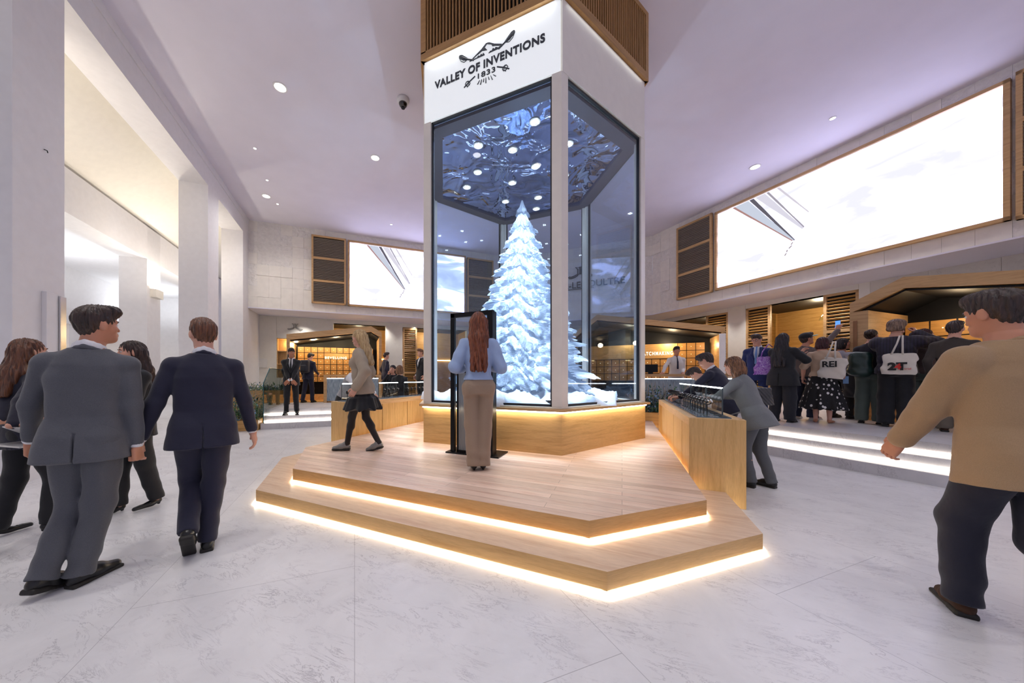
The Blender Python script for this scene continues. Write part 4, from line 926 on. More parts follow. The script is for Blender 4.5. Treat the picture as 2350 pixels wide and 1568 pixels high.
def ik(a, t, l1, l2, hint):
    a = np.array(a, float); t = np.array(t, float); d = t-a; L = np.linalg.norm(d)
    if L > (l1+l2)*.998: t = a+d/L*(l1+l2)*.998; d = t-a; L = np.linalg.norm(d)
    x = (l1*l1-l2*l2+L*L)/(2*L); h_ = math.sqrt(max(0, l1*l1-x*x)); u = d/L; w = np.array(hint, float); w = w-u*(w@u); w = nrm(w)
    return a+u*x+w*h_, t
SKIN = {}
def skin(tone):
    if tone in SKIN: return SKIN[tone]
    m, nt, bs = _nt('skin_'+tone); bs.inputs['Base Color'].default_value = srgb({'fair': '#d9a48c', 'mid': '#c98d70', 'tan': '#b87a5c'}[tone]); bs.inputs['Roughness'].default_value = .5
    bs.inputs['Subsurface Weight'].default_value = .12; bs.inputs['Subsurface Radius'].default_value = (.02, .008, .004)
    v = coords(nt); n = node(nt, 'ShaderNodeTexNoise', Scale=30.); nt.links.new(v, n.inputs['Vector']); bump(nt, n.outputs['Fac'], bs, .08, .004)
    SKIN[tone] = m; return m
def hairmat(name, c1, c2):
    if name in MATS: return MATS[name]
    m, nt, bs = _nt(name); v = coords(nt, (26, 26, 2.2)); n = node(nt, 'ShaderNodeTexNoise', Scale=2.6, Detail=5., Distortion=.6); nt.links.new(v, n.inputs['Vector'])
    nt.links.new(ramp(nt, n.outputs['Fac'], [(.32, srgb(c1)), (.66, srgb(c2))]), bs.inputs['Base Color']); bs.inputs['Roughness'].default_value = .38; bump(nt, n.outputs['Fac'], bs, .8, .012)
    MATS[name] = m; return m
def cloth(name, col, rough=.85, amt=.08, weave=True, stripes=None):
    if name in MATS: return MATS[name]
    m, nt, bs = _nt(name); c = srgb(col); v = coords(nt, (1, 1, 1)); n = node(nt, 'ShaderNodeTexNoise', Scale=420., Detail=2.); nt.links.new(v, n.inputs['Vector'])
    out = ramp(nt, n.outputs['Fac'], [(.35, tuple(x*(1-amt*2) for x in c[:3])+(1,)), (.65, tuple(min(1, x*(1+amt)) for x in c[:3])+(1,))])
    if stripes:
        wv = node(nt, 'ShaderNodeTexWave', Scale=stripes[0]); vv = coords(nt, (1, .6, .1)); nt.links.new(vv, wv.inputs['Vector'])
        mx = node(nt, 'ShaderNodeMix', data_type='RGBA'); nt.links.new(ramp(nt, wv.outputs['Fac'], [(.45, (0, 0, 0, 1)), (.6, (1, 1, 1, 1))]), mx.inputs[0]); nt.links.new(out, mx.inputs[6]); mx.inputs[7].default_value = srgb(stripes[1]); out = mx.outputs[2]
    nt.links.new(out, bs.inputs['Base Color']); bs.inputs['Roughness'].default_value = rough; bs.inputs['Sheen Weight'].default_value = .15
    n2 = node(nt, 'ShaderNodeTexNoise', Scale=9., Detail=3.); nt.links.new(v, n2.inputs['Vector']); bump(nt, n2.outputs['Fac'], bs, .35, .02)
    MATS[name] = m; return m
EYEW = plain('eye_white', '#e9e4df', .2); EYED = plain('eye_dark', '#2a1c14', .15); LIPM = plain('lips', '#b87468', .5)
SHIRTW = cloth('white_shirt', '#e9e9ec', .7, .03)
PIXRAD = math.pi/180

def hand(w, dirv, palm, curl, s=1., side=1, h=.0042):
    """hand from wrist w; dirv along fingers, palm = palm normal, side=+1 thumb towards +cross"""
    y = nrm(np.array(dirv, float)); z = np.array(palm, float); z = nrm(z-y*(z@y)); x = np.cross(y, z)*side; w = np.array(w, float)
    T = lambda a, b, c: w+(x*a+y*b+z*c)*s
    pr = [cone(T(.0, -.03, 0), T(0, .02, 0), .027*s, .026*s), cone(T(-.026, .03, 0), T(-.028, .085, 0), .014*s, .0125*s), cone(T(-.008, .03, 0), T(-.009, .09, 0), .0155*s, .013*s), cone(T(.012, .03, 0), T(.012, .09, 0), .0155*s, .013*s), cone(T(.026, .03, 0), T(.031, .085, 0), .014*s, .0125*s)]
    fing = []
    for i, (fx, L, r) in enumerate([(.031, .070, .0088), (.011, .080, .0092), (-.009, .075, .0088), (-.028, .060, .0078)]):
        c = curl*(1+.12*i); p = T(fx, .086, 0); a = 0.
        segs = []
        for k, (q, rr) in enumerate(((.45, r), (.31, r*.93), (.24, r*.85))):
            a += c*(.9 if k == 0 else 1.15); n_ = p+(y*math.cos(a)+z*math.sin(a)+x*fx*.9*(1 if k == 0 else .5))*L*q*s; segs.append(cone(p, n_, rr*s, rr*.93*s)); p = n_
        fing.append(segs)
    b = T(.026, .018, .004); m_ = b+(x*.78+y*.5+z*.38)*.038*s; e = m_+(x*.28+y*.85+z*(.25+.4*curl))*.030*s; t2 = e+(y*.9-x*.05+z*(.3+.4*curl))*.024*s
    th = [cone(b, m_, .0145*s, .011*s), cone(m_, e, .0108*s, .0095*s), cone(e, t2, .0095*s, .008*s)]
    allp = pr+th
    def f(p):
        d = pr[0].f(p)
        for q in pr[1:]: d = smin(d, q.f(p), .014*s)
        t = th[0].f(p)
        for q in th[1:]: t = smin(t, q.f(p), .006*s)
        d = smin(d, t, .012*s)
        for sg in fing:
            t = sg[0].f(p)
            for q in sg[1:]: t = smin(t, q.f(p), .003*s)
            d = smin(d, t, .004*s)
        return d
    al = allp+[q for sg in fing for q in sg]
    return snet(f, np.min([q.lo for q in al], 0)-.01, np.max([q.hi for q in al], 0)+.01, h)

def person(pos, az, H=1.76, sex='m', label='', q=1.0, skin_t='fair', feet=None, pelvis=(0, 0, 0), lean=(0, 0), twist=0, head=(0, 0, 0), rh=None, lh=None, re=(.35, -.9, -.2), le=(-.35, -.9, -.2),
           hands=(.45, .45), hdir=(None, None), hpalm=(None, None), bulk=1.0, top='jacket', topmat=None, hem=-.16, sleeve=1.0, loose=.0, bottom='trousers', botmat=None, leg=1.0, shoes='shoe', shoemat=None,
           hair='short', hairm=None, shirt=None, tie=None, front=False, glasses=None, group=None, face=True, extra=None, arm_loose=0., collar=True, legskin=None, belt=True):
    sc = H/1.78; h = .0115*q; tone = skin(skin_t); rnd = random.Random(label); seed = rnd.random()*6
    fw = sex == 'f'; sw = (.148 if fw else .172)*sc*(bulk*.5+.5); hw_ = .088*sc; l1, l2 = .425*sc, .415*sc; a1, a2 = .275*sc, .25*sc
    if feet is None: feet = ((-.10, 0, 8, 0), (.10, 0, -8, 0))    # (ball x, y, yaw out, heel pitch) left, right
    C0 = A3(pelvis[0], pelvis[1], .935*sc+pelvis[2]); F = math.radians
    spine = nrm(A3(lean[0], lean[1], 1)); X = nrm(A3(1, 0, 0)-spine*spine[0]); Y = np.cross(spine, X); Rp = np.stack([X, Y, spine], 1); Rc = Rp@rotz(F(twist)); Rb = nrm(A3(lean[0]*.4, lean[1]*.4, 1))
    Xb = nrm(A3(1, 0, 0)-Rb*Rb[0]); Rpel = np.stack([Xb, np.cross(Rb, Xb), Rb], 1)
    cx_ = C0+spine*.10*sc; G = lambda x, y, z: cx_+Rc@A3(x, y, z-.10*sc)
    SL, SR = G(-sw, -.005, .450*sc), G(sw, -.005, .450*sc); NB = G(0, -.012, .56*sc)
    up = nrm(spine+A3(0, -lean[1]*.25, .5)); Xh = nrm(Rc[:, 0]-up*(up@Rc[:, 0])); Rh = np.stack([Xh, np.cross(up, Xh), up], 1)@rotz(F(head[0]))@rotx(F(head[1]))@roty(F(head[2]))
    hs = sc**.5*(.97 if fw else 1.); HC = NB+up*.143*hs+(Rh@A3(0, .035, .0))*hs; TH = lambda x, y, z: HC+Rh@(A3(x, y, z)*hs)
    def defarm(s): return A3(s*(sw+.06), .03, C0[2]+spine[2]*0-.0*sc-.02)+A3(lean[0]*.3, lean[1]*.3, 0)
    RW = np.array(rh, float) if rh is not None else defarm(1); LW = np.array(lh, float) if lh is not None else defarm(-1)
    RE, RW = ik(SR, RW, a1, a2, re); LE, LW = ik(SL, LW, a1, a2, le)
    legs = []
    for s, ft in ((-1, feet[0]), (1, feet[1])):
        yaw = -F(ft[2])*1; pit = F(ft[3]); lift = ft[4] if len(ft) > 4 else 0
        Rf_ = rotz(-yaw if False else (-F(ft[2]) if s > 0 else F(ft[2])))@rotx(-pit); ball = A3(ft[0], ft[1]+.07, .0+lift); ank = ball+Rf_@A3(0, -.125, .075)*sc; hip = C0+Rpel@A3(s*hw_, 0, -.02*sc)
        kn, ank2 = ik(hip, ank, l1, l2, Rf_@A3(0, 1, 0)+A3(0, .6, 0)); off = ank2-ank; ball = ball+off
        legs.append((hip, kn, ank2, ball, Rf_))
    name = 'person'
    # ---- body: neck, head, torso, arms, legs in one surface
    B = bulk*sc; tp = [(-.10, .150, .105, -.01), (0, .160 if not fw else .168, .112, -.012), (.12, .132 if not fw else .115, .092, 0), (.25, .140 if not fw else .125, .098, .003), (.36, .152 if not fw else .130, .105, .0), (.44, .140 if not fw else .120, .090, -.008), (.50, .105, .072, -.012), (.545, .062, .057, -.014), (.58, .052, .05, -.012)]
    def prof(infl, lo_=-9, hi_=9, wl=0.): return [(z*sc, a_*B+infl+wl*(1 if z < .2 else 0), b_*B+infl+wl*(1 if z < .2 else 0), yo) for (z, a_, b_, yo) in tp if lo_ <= z <= hi_]
    cran = [ell(TH(0, -.014, .030), A3(.074, .094, .088)*hs, Rh), ell(TH(0, .024, -.035), A3(.056 if not fw else .053, .064, .080)*hs, Rh), cone(TH(-.018, .060, -.088), TH(.018, .060, -.088), .020*hs, .020*hs)]
    det = [cone(TH(0, .080, .012), TH(0, .099, -.026), .007*hs, .0105*hs), cone(TH(-.032, .070, .028), TH(.032, .070, .028), .014*hs, .014*hs), ell(TH(0, .084, -.060), A3(.024, .010, .012)*hs, Rh), ell(TH(-.040, .052, -.02), A3(.022, .022, .026)*hs, Rh), ell(TH(.040, .052, -.02), A3(.022, .022, .026)*hs, Rh)]
    ears = [ell(TH(s*.076, -.010, -.006), A3(.010, .019, .032)*hs, Rh@rotz(-s*.35)) for s in (-1, 1)]
    sock = [ell(TH(s*.031, .096, .006), A3(.017, .014, .010)*hs, Rh) for s in (-1, 1)]
    neck = [cone(NB-spine*.03, TH(0, -.022, -.062), (.056 if not fw else .046)*sc, (.052 if not fw else .043)*sc)]
    torso = [loft(cx_-spine*.10*sc, Rc, prof(0))]; sh = [cone(SL, SR, .044*sc, .044*sc), cone(NB-spine*.025, SL, .030*sc, .042*sc), cone(NB-spine*.025, SR, .030*sc, .042*sc)]
    arms = []
    for (S_, E_, W_) in ((SL, LE, LW), (SR, RE, RW)): arms += [cone(S_, E_, .047*B, .038*B), cone(E_, W_, .038*B, .025*sc)]
    lg = []
    for (hip, kn, an, ball, R_) in legs:
        lg += [cone(hip, kn, .080*B, .050*B), cone(kn, kn+(an-kn)*.35+R_@A3(0, -.012, 0), .048*B, .050*B), cone(kn+(an-kn)*.3, an, .046*B, .032*sc), cone(an, an-A3(0, 0, .03), .032*sc, .03*sc)]
    def fb(p):
        d = cran[0].f(p)
        for q_ in cran[1:]: d = smin(d, q_.f(p), .030*hs)
        for q_ in det: d = smin(d, q_.f(p), .012*hs)
        for q_ in sock: d = -smin(-d, q_.f(p), .008)
        for q_ in ears: d = smin(d, q_.f(p), .008)
        d = smin(d, neck[0].f(p), .03)
        t = torso[0].f(p)
        for q_ in sh: t = smin(t, q_.f(p), .045)
        d = smin(d, t, .03)
        for i in (0, 2):
            t = smin(arms[i].f(p), arms[i+1].f(p), .012); d = smin(d, t, .022)
        for i in (0, 4):
            t = smin(smin(smin(lg[i].f(p), lg[i+1].f(p), .03), lg[i+2].f(p), .03), lg[i+3].f(p), .01); d = smin(d, t, .02)
        return d
    allp = cran+det+ears+neck+torso+sh+arms+lg
    lo = np.min([q_.lo for q_ in allp], 0)-.02; hi = np.max([q_.hi for q_ in allp], 0)+.02
    v, qd = snet(fb, lo, hi, h*1.15); parts = [(v, qd, tone)]
    # finer head replaces nothing: overlay in the same surface at finer spacing
    hh = (.0052 if q < 1.3 else .008)
    def fh(p):
        d = cran[0].f(p)
        for q_ in cran[1:]: d = smin(d, q_.f(p), .030*hs)
        for q_ in det: d = smin(d, q_.f(p), .012*hs)
        for q_ in sock: d = -smin(-d, q_.f(p), .008)
        for q_ in ears: d = smin(d, q_.f(p), .008)
        return smin(d, neck[0].f(p), .03)-.0012
    hl = cran+det+ears+neck; v, qd = snet(fh, np.min([q_.lo for q_ in hl], 0)-.01, np.max([q_.hi for q_ in hl], 0)+.01, hh); parts.append((v, qd, tone))
    for s in (-1, 1):
        f_, l_, u_ = blob([ell(TH(s*.031, .0755, .006), A3(.0135, .0095, .0085)*hs, Rh)]); v, qd = snet(f_, l_, u_, .003); parts.append((v, qd, EYEW))
        f_, l_, u_ = blob([ell(TH(s*.031, .0830, .006), A3(.0055, .0032, .0055)*hs, Rh)]); v, qd = snet(f_, l_, u_, .0018); parts.append((v, qd, EYED))
        if hairm: f_, l_, u_ = blob([cone(TH(s*.016, .0865, .024), TH(s*.034, .0855, .030), .0035, .004), cone(TH(s*.034, .0855, .030), TH(s*.048, .077, .024), .004, .0025)], .006); v, qd = snet(f_, l_, u_, .0025); parts.append((v, qd, hairm))
    f_, l_, u_ = blob([cone(TH(-.018, .087, -.060), TH(.018, .087, -.060), .0042, .0042), cone(TH(-.009, .0895, -.064), TH(.009, .0895, -.064), .005, .005)], .005); v, qd = snet(f_, l_, u_, .0026); parts.append((v, qd, LIPM))
    hsz = sc*(.93 if fw else 1.0)
    for (E_, W_, s, i) in ((LE, LW, -1, 0), (RE, RW, 1, 1)):
        dv = np.array(hdir[i], float) if hdir[i] is not None else nrm(W_-E_)
        pn = np.array(hpalm[i], float) if hpalm[i] is not None else A3(-s, .15, 0)
        v, qd = hand(W_+dv*.012, dv, pn, hands[i], hsz*1.04, 1 if s > 0 else -1, .0042 if q < 1.3 else .0058); parts.append((v, qd, tone))
    o = mesh_obj(name, parts); o.location = (pos[0], pos[1], pos[2]); o.rotation_euler = (0, 0, -az); tag(o, label, 'person', group)
    # ---- trousers / skirt
    bm_ = botmat or cloth('dark_cloth', '#15161c')
    if bottom == 'trousers':
        pr = [loft(cx_-spine*.10*sc, Rp, [(z*sc, a_*B+.012, b_*B+.012, yo) for (z, a_, b_, yo) in tp if z <= .12]), ell(legs[0][0]+Rpel@A3(.0, -.045, -.02)*sc, A3(.088, .085, .10)*B, Rpel), ell(legs[1][0]+Rpel@A3(.0, -.045, -.02)*sc, A3(.088, .085, .10)*B, Rpel)]
        L_ = []; hemc = []
        for (hip, kn, an, ball, R_) in legs:
            dn = nrm(an-kn); end = an+dn*.02*sc; hemc.append((dn, (an+dn*(.030 if leg > 1.3 else .012)*sc)@dn, an))
            L_.append([cone(hip, kn, .094*B, .068*B*(leg*.6+.4)), cone(kn, end, .066*B*(leg*.7+.3), (.058 if not fw else .054)*sc*leg)])
        def ft_(p):
            d = pr[0].f(p)
            for q_ in pr[1:]: d = smin(d, q_.f(p), .04)
            e = None; len_ = [0]
            for (a_, b_) in L_:
                t = smin(a_.f(p), b_.f(p), .03); t = np.maximum(t, np.where(np.linalg.norm(p-hemc[len_[0]][2], axis=1) < .25, p@hemc[len_[0]][0]-hemc[len_[0]][1], -1)); len_[0] += 1; e = t if e is None else smin(e, t, .006)
            d = smin(d, e, .028)+wrinkle(p, .0045, 17, seed)+.0035*np.sin(p[:, 2]*55+p[:, 0]*9+seed)*np.clip((.35-p[:, 2])/.3, 0, 1)
            d = np.maximum(d, (p-(cx_+spine*.035*sc))@spine); return d
        al = pr+[a_ for b_ in L_ for a_ in b_]; v, qd = snet(ft_, np.min([q_.lo for q_ in al], 0)-.02, np.max([q_.hi for q_ in al], 0)+.02, h); mesh_obj('trousers', [(v, qd, bm_)], o)
    elif bottom == 'skirt':
        zl = leg; fl_ = .10
        pr = [loft(C0, Rpel, [(-zl, .20*B+fl_, .17*B+fl_*.8, 0), (-zl*.5, .19*B+fl_*.45, .16*B+fl_*.4, 0), (-.12*sc, .185*B, .14*B, -.01), (0, .172*B, .122*B, -.01), (.12*sc, .125*B, .10*B, 0)], 2.)]
        def fs_(p):
            a_ = np.arctan2(p[:, 1]-C0[1], p[:, 0]-C0[0]); w_ = np.clip((C0[2]-p[:, 2])/zl, 0, 1); return pr[0].f(p)+w_*.016*np.sin(a_*9+seed)+w_*.008*np.sin(a_*17)
        v, qd = snet(fs_, pr[0].lo-.05, pr[0].hi+.05, h); mesh_obj('skirt', [(v, qd, bm_)], o)
    # tights
    if legskin is not None:
        L_ = []
        for (hip, kn, an, ball, R_) in legs: L_ += [cone(hip, kn, .083*B, .054*B), cone(kn, kn+(an-kn)*.35+R_@A3(0, -.012, 0), .052*B, .053*B), cone(kn+(an-kn)*.3, an, .049*B, .036*sc), cone(an, an-A3(0, 0, .04), .036*sc, .034*sc)]
        f_, l_, u_ = blob(L_, .02); v, qd = snet(f_, l_, u_, h); mesh_obj('tights', [(v, qd, legskin)], o)
    # ---- shoes
    sm = shoemat or plain('black_leather', '#101012', .35)
    for (hip, kn, an, ball, R_) in legs:
        g = lambda x, y, z: ball+R_@(A3(x, y, z)*sc)
        ss = 1 if not fw else .93
        if shoes in ('shoe', 'boot', 'sneaker'):
            pr = [cone(g(0, -.150*ss, .045), g(0, -.04, .050), .036*sc, .040*sc), cone(g(0, -.05, .042), g(.003, .055*ss, .026), .040*sc, .030*sc), cone(g(0, -.13*ss, .075), g(0, -.10, .085), .034*sc, .036*sc)]
            if shoes == 'boot': pr.append(cone(g(0, -.125, .06), an+(kn-an)*.28, .040*sc, .050*sc))
            f_, l_, u_ = blob(pr, .03, adds=[(-R_[:, 2], -(ball@R_[:, 2]+.012))]); v, qd = snet(f_, l_, u_, .008); ps = [(v, qd, sm)]
            sole = [rbox(g(0, -.045*ss, .010), A3(.040, .128*ss, .012)*sc, R_, .009), rbox(g(0, -.135*ss, .013), A3(.034, .042, .014)*sc, R_, .006)]
            f_, l_, u_ = blob(sole, .015); v, qd = snet(f_, l_, u_, .007); ps.append((v, qd, plain('sole_white', '#d9d6d0', .6) if shoes == 'sneaker' else plain('dark_sole', '#1a1714', .6))); mesh_obj('shoe', ps, o)
        else:  # flats and heels
            pr = [cone(g(0, -.15*ss, .045), g(0, -.06, .030), .032*sc, .030*sc), cone(g(0, -.07, .028), g(.002, .06*ss, .018), .032*sc, .022*sc)]
            f_, l_, u_ = blob(pr, .02, cuts=[ell(g(0, -.045, .066), A3(.026, .062, .036)*sc, R_)], adds=[(-R_[:, 2], -(ball@R_[:, 2]+.003))]); v, qd = snet(f_, l_, u_, .006); ps = [(v, qd, sm)]
            f_, l_, u_ = blob([cone(g(0, -.155*ss, .025), g(0, -.155*ss, -.0), .018*sc, .011*sc)], adds=[(-R_[:, 2], -(ball@R_[:, 2]))]); v, qd = snet(f_, l_, u_, .005); ps.append((v, qd, sm)); mesh_obj('shoe', ps, o)
    # ---- upper garment
    tmx = topmat or cloth('dark_cloth', '#15161c'); jk = top in ('jacket', 'coat'); infl = .020 if jk else .009
    infl += loose
    tpz = [(-.30, .175+.02, .135, -.01), (-.17, .176, .128, -.012)]+[t for t in tp if t[0] >= 0]
    pj = [(z*sc, a_*B+infl+(.014 if z < .05 and jk else 0)+(.012 if .05 < z < .3 and jk else 0), b_*B+infl, yo) for (z, a_, b_, yo) in tpz if z < .56]
    gar = [loft(cx_-spine*.10*sc, Rc, pj, 2.4)]; shj = [cone(SL, SR, .044*sc+infl*.3, .044*sc+infl*.3), cone(NB-spine*.032, SL, .034*sc+infl*.2, .044*sc+infl*.3), cone(NB-spine*.032, SR, .034*sc+infl*.2, .044*sc+infl*.3)]
    if fw: gar += [ell(G(s*.065, .085, .34*sc), A3(.062, .052, .062)*B+infl*.5, Rc) for s in (-1, 1)]
    if jk: shj += [ell(SL, A3(.056, .056, .048)*sc, Rc), ell(SR, A3(.056, .056, .048)*sc, Rc)]
    al_ = arm_loose; slv = []
    for (S_, E_, W_) in ((SL, LE, LW), (SR, RE, RW)):
        if sleeve >= 1: slv.append([cone(S_, E_, .048*B+infl*.5+al_, .042*B+infl*.4+al_), cone(E_, W_-nrm(W_-E_)*.012, .041*B+infl*.4+al_, .033*sc+infl*.3+al_)])
        elif sleeve > .0: slv.append([cone(S_, S_+(E_-S_)*min(1, sleeve*2), .056*B+infl*.5, .052*B+infl*.5+al_), cone(S_, S_+(E_-S_)*min(1, sleeve*2), .056*B+infl*.5, .05*B+al_)])
    nk = cone(NB+spine*.022*sc, TH(0, -.022, -.05), .050*sc, .060*sc)
    def fj(p):
        d = gar[0].f(p)
        for q_ in gar[1:]: d = smin(d, q_.f(p), .03)
        for q_ in shj: d = smin(d, q_.f(p), .035)
        for (a_, b_) in slv: d = smin(d, smin(a_.f(p), b_.f(p), .02), .016)
        d = d+wrinkle(p, .0035 if jk else .006, 19 if jk else 24, seed)
        d = np.maximum(d, -(nk.f(p)+.001)) if collar else d
        ql = (p-(cx_-spine*.10*sc)); zc = ql@spine; arm_far = np.linalg.norm(np.stack([ql@Rc[:, 0], ql@Rc[:, 1]], 1), axis=1)
        dh = (hem*sc-zc); near = np.minimum(slv[0][1].f(p), slv[1][1].f(p)) if sleeve >= 1 else np.full(len(p), 1.)
        d = np.where(near < .004, d, np.maximum(d, dh))
        if front and jk:   # open V over the shirt
            x = ql@Rc[:, 0]; yv = ql@Rc[:, 1]; vw = np.clip((zc-.20*sc)/(.36*sc), 0, 1)*.075*sc; d = np.where((yv > 0) & (zc > .18*sc), np.maximum(d, vw-np.abs(x)), d)
        if jk and not front:  # back vent
            x = ql@Rc[:, 0]; yv = ql@Rc[:, 1]; d = np.where((yv < -.02) & (zc < .02*sc), np.maximum(d, .0035-np.abs(x)), d)
        return d
    al = gar+shj+[a_ for b_ in slv for a_ in b_]; v, qd = snet(fj, np.min([q_.lo for q_ in al], 0)-.03, np.max([q_.hi for q_ in al], 0)+.03, h*.95)
    jo = mesh_obj({'jacket': 'jacket', 'coat': 'coat', 'shirt': 'blouse', 'tee': 'top', 'vest': 'waistcoat'}[top], [(v, qd, tmx)], o)
    if jk:  # lapel collar roll
        pts = [G(.071*sc*math.sin(t), -.012-.070*sc*math.cos(t), (.558-.024*abs(t))*sc) for t in np.linspace(-1.9, 1.9, 9)]
        f_, l_, u_ = blob([cone(pts[i], pts[i+1], .013*sc, .013*sc) for i in range(8)], .01); v, qd = snet(f_, l_, u_, .007); mesh_obj('collar', [(v, qd, tmx)], jo)
        for s in ((-1, 1) if front else ()):
            f_, l_, u_ = blob([cone(G(s*.062, .055, .52*sc), G(s*.075, .118*B/sc*sc, .38*sc), .020, .026), cone(G(s*.075, .118*B, .38*sc), G(s*.012, .122*B+.012, .20*sc), .026, .010)], .02, adds=[]); v, qd = snet(f_, l_, u_, .007); mesh_obj('lapel', [(v, qd, tmx)], jo)
    if shirt is not None:
        pr = []
        for (rr_, zz_) in ((.064, .572), (.061, .590)):
            pts = [G(rr_*sc*math.sin(t), -.008-rr_*sc*math.cos(t), (zz_-.020*abs(t))*sc) for t in np.linspace(-2.5, 2.5, 11)]; pr += [cone(pts[i], pts[i+1], .0125*sc, .0125*sc) for i in range(10)]
        if front:
            pr2 = [loft(cx_-spine*.10*sc, Rc, [(z, a_-.010, b_-.006, yo) for (z, a_, b_, yo) in pj if z > .1*sc], 2.4)]
            f_, l_, u_ = blob(pr2, .02, adds=[(-Rc[:, 1], -(cx_@Rc[:, 1]+.02))]); v1, q1 = snet(f_, l_, u_, .011); f_, l_, u_ = blob(pr, .01); v2, q2 = snet(f_, l_, u_, .007); mesh_obj('shirt', [(v1, q1, shirt), (v2, q2, shirt)], o)
        else:
            f_, l_, u_ = blob(pr, .01); v, qd = snet(f_, l_, u_, .007); mesh_obj('shirt', [(v, qd, shirt)], o)
        if top in ('jacket',) :
            ps = []
            for (E_, W_) in ((LE, LW), (RE, RW)): dd = nrm(W_-E_); f_, l_, u_ = blob([cone(W_-dd*.03, W_+dd*.004, .036*sc, .035*sc)]); v, qd = snet(f_, l_, u_, .008); ps.append((v, qd, shirt))
            mesh_obj('shirt_cuffs', ps, o)
    if tie is not None:
        bb = .112*B+infl
        f_, l_, u_ = blob([cone(G(0, .055, .545*sc), G(0, .062, .525*sc), .013, .015), cone(G(0, .075, .51*sc), G(0, bb-.004, .38*sc), .012, .020), cone(G(0, bb-.004, .38*sc), G(0, bb+.001, .20*sc), .019, .024)], .01, adds=[]); v, qd = snet(f_, l_, u_, .006); mesh_obj('tie', [(v, qd, tie)], o)
    # ---- hair
    if hair != 'none':
        hm = hairm or hairmat('dark_hair', '#15100e', '#3b2b24'); cuts = [ell(TH(0, .105, -.045), A3(.066, .085, .088)*hs, Rh)]; pr = []; adds = []
        cap = ell(TH(0, -.018, .038), A3(.082, .098, .089)*hs, Rh)
        if hair == 'short':
            pr = [cap, ell(TH(0, .030, .092), A3(.064, .076, .044)*hs, Rh), ell(TH(.02, .075, .098), A3(.045, .030, .030)*hs, Rh), ell(TH(0, -.050, -.015), A3(.066, .052, .080)*hs, Rh)]; cuts += [ell(TH(s*.085, .004, -.022), A3(.026, .030, .040)*hs, Rh) for s in (-1, 1)]
            adds = [(-Rh[:, 2], -((HC+Rh[:, 2]*-.085*hs)@Rh[:, 2]))]
        elif hair in ('long', 'vlong'):
            L_ = .17 if hair == 'long' else .33
            pr = [cap, ell(TH(0, -.05, -.02), A3(.085, .070, .10)*hs, Rh)]
            for s in (-1, 0, 1):
                if lean[1] < .3: e = G(s*.058, -.098 if s == 0 else -.070, .52*sc); t2 = G(s*.062, -.150 if s == 0 else -.135, (.50-L_)*sc)
                else: e = TH(s*.070, -.045 if s else -.07, -.085); t2 = e+A3(0, .02, -1)*L_*1.25
                pr += [cone(TH(s*.05, -.055, .0), e, .054*hs, .050*hs), cone(e, t2, .050*hs, .028*hs)]
        elif hair == 'bob':
            pr = [cap, ell(TH(0, -.035, -.03), A3(.100, .085, .10)*hs, Rh), ell(TH(0, -.045, -.09), A3(.098, .070, .06)*hs, Rh)]; adds = [(-Rh[:, 2], -((HC+Rh[:, 2]*-.125*hs)@Rh[:, 2]))]
        elif hair == 'bun':
            pr = [cap, ell(TH(0, -.07, .0), A3(.066, .040, .075)*hs, Rh), ell(TH(0, -.125, .055), A3(.048, .042, .048)*hs, Rh)]; cuts += [ell(TH(s*.085, .002, -.020), A3(.026, .034, .044)*hs, Rh) for s in (-1, 1)]; adds = [(-Rh[:, 2], -((HC+Rh[:, 2]*-.060*hs)@Rh[:, 2]))]
        elif hair == 'mop':
            pr = [cap, ell(TH(0, -.01, .06), A3(.105, .115, .085)*hs, Rh), ell(TH(0, -.05, -.02), A3(.098, .080, .07)*hs, Rh)]; adds = [(-Rh[:, 2], -((HC+Rh[:, 2]*-.065*hs)@Rh[:, 2]))]
        def fhair(p):
            d = pr[0].f(p)
            for q_ in pr[1:]: d = smin(d, q_.f(p), .03)
            ql = (p-HC)@Rh; a_ = np.arctan2(ql[:, 1], ql[:, 0]); amp = .0038 if hair in ('short', 'bun') else .005
            d = d+(np.clip((.01-ql[:, 2])/.08, 0, 1.3)*.009 if hair in ('short', 'bun') else 0); d = d+amp*np.sin(a_*19+ql[:, 2]*24+seed)+amp*.6*np.sin(a_*37-ql[:, 2]*40+ql[:, 1]*30)
            for c in cuts: d = -smin(-d, c.f(p), .008)
            for (nn, o_) in adds: d = np.maximum(d, p@nn-o_)
            return d
        v, qd = snet(fhair, np.min([q_.lo for q_ in pr], 0)-.02, np.max([q_.hi for q_ in pr], 0)+.02, .0062 if q < 1.3 else .009); mesh_obj('hair', [(v, qd, hm)], o)
    if glasses is not None:
        b = MB()
        for s in (-1, 1):
            pts = [TH(s*.034+.023*math.cos(t), .100-.004*abs(math.cos(t)), .003+.017*math.sin(t)) for t in np.linspace(0, 2*math.pi, 16, endpoint=False)]; b.tube(pts, .0026, 6, closed=True); b.tube([TH(s*.057, .097, .008), TH(s*.078, .05, .010), TH(s*.080, -.01, .004)], .0022, 5)
        b.tube([TH(-.011, .101, .008), TH(.011, .101, .008)], .0024, 5); b.build('glasses', glasses, o)
    o['_'] = 0; del o['_']
    J = dict(obj=o, TH=TH, G=G, RW=RW, LW=LW, RE=RE, LE=LE, SL=SL, SR=SR, legs=legs, HC=HC, NB=NB, Rc=Rc, Rh=Rh, C0=C0, sc=sc)
    return J
def toworld(J, p):
    o = J['obj']; a = o.rotation_euler[2]; return np.array(o.location)+rotz(a)@np.array(p, float)
def facing(px, py_, z, ang):
    """world position and azimuth (clockwise from +y) for someone whose back is to the lens turned by ang degrees"""
    p = P(px, py_, z); r = ray(px, 800); return (p[0], p[1], z), math.atan2(r[0], r[1])+math.radians(ang)
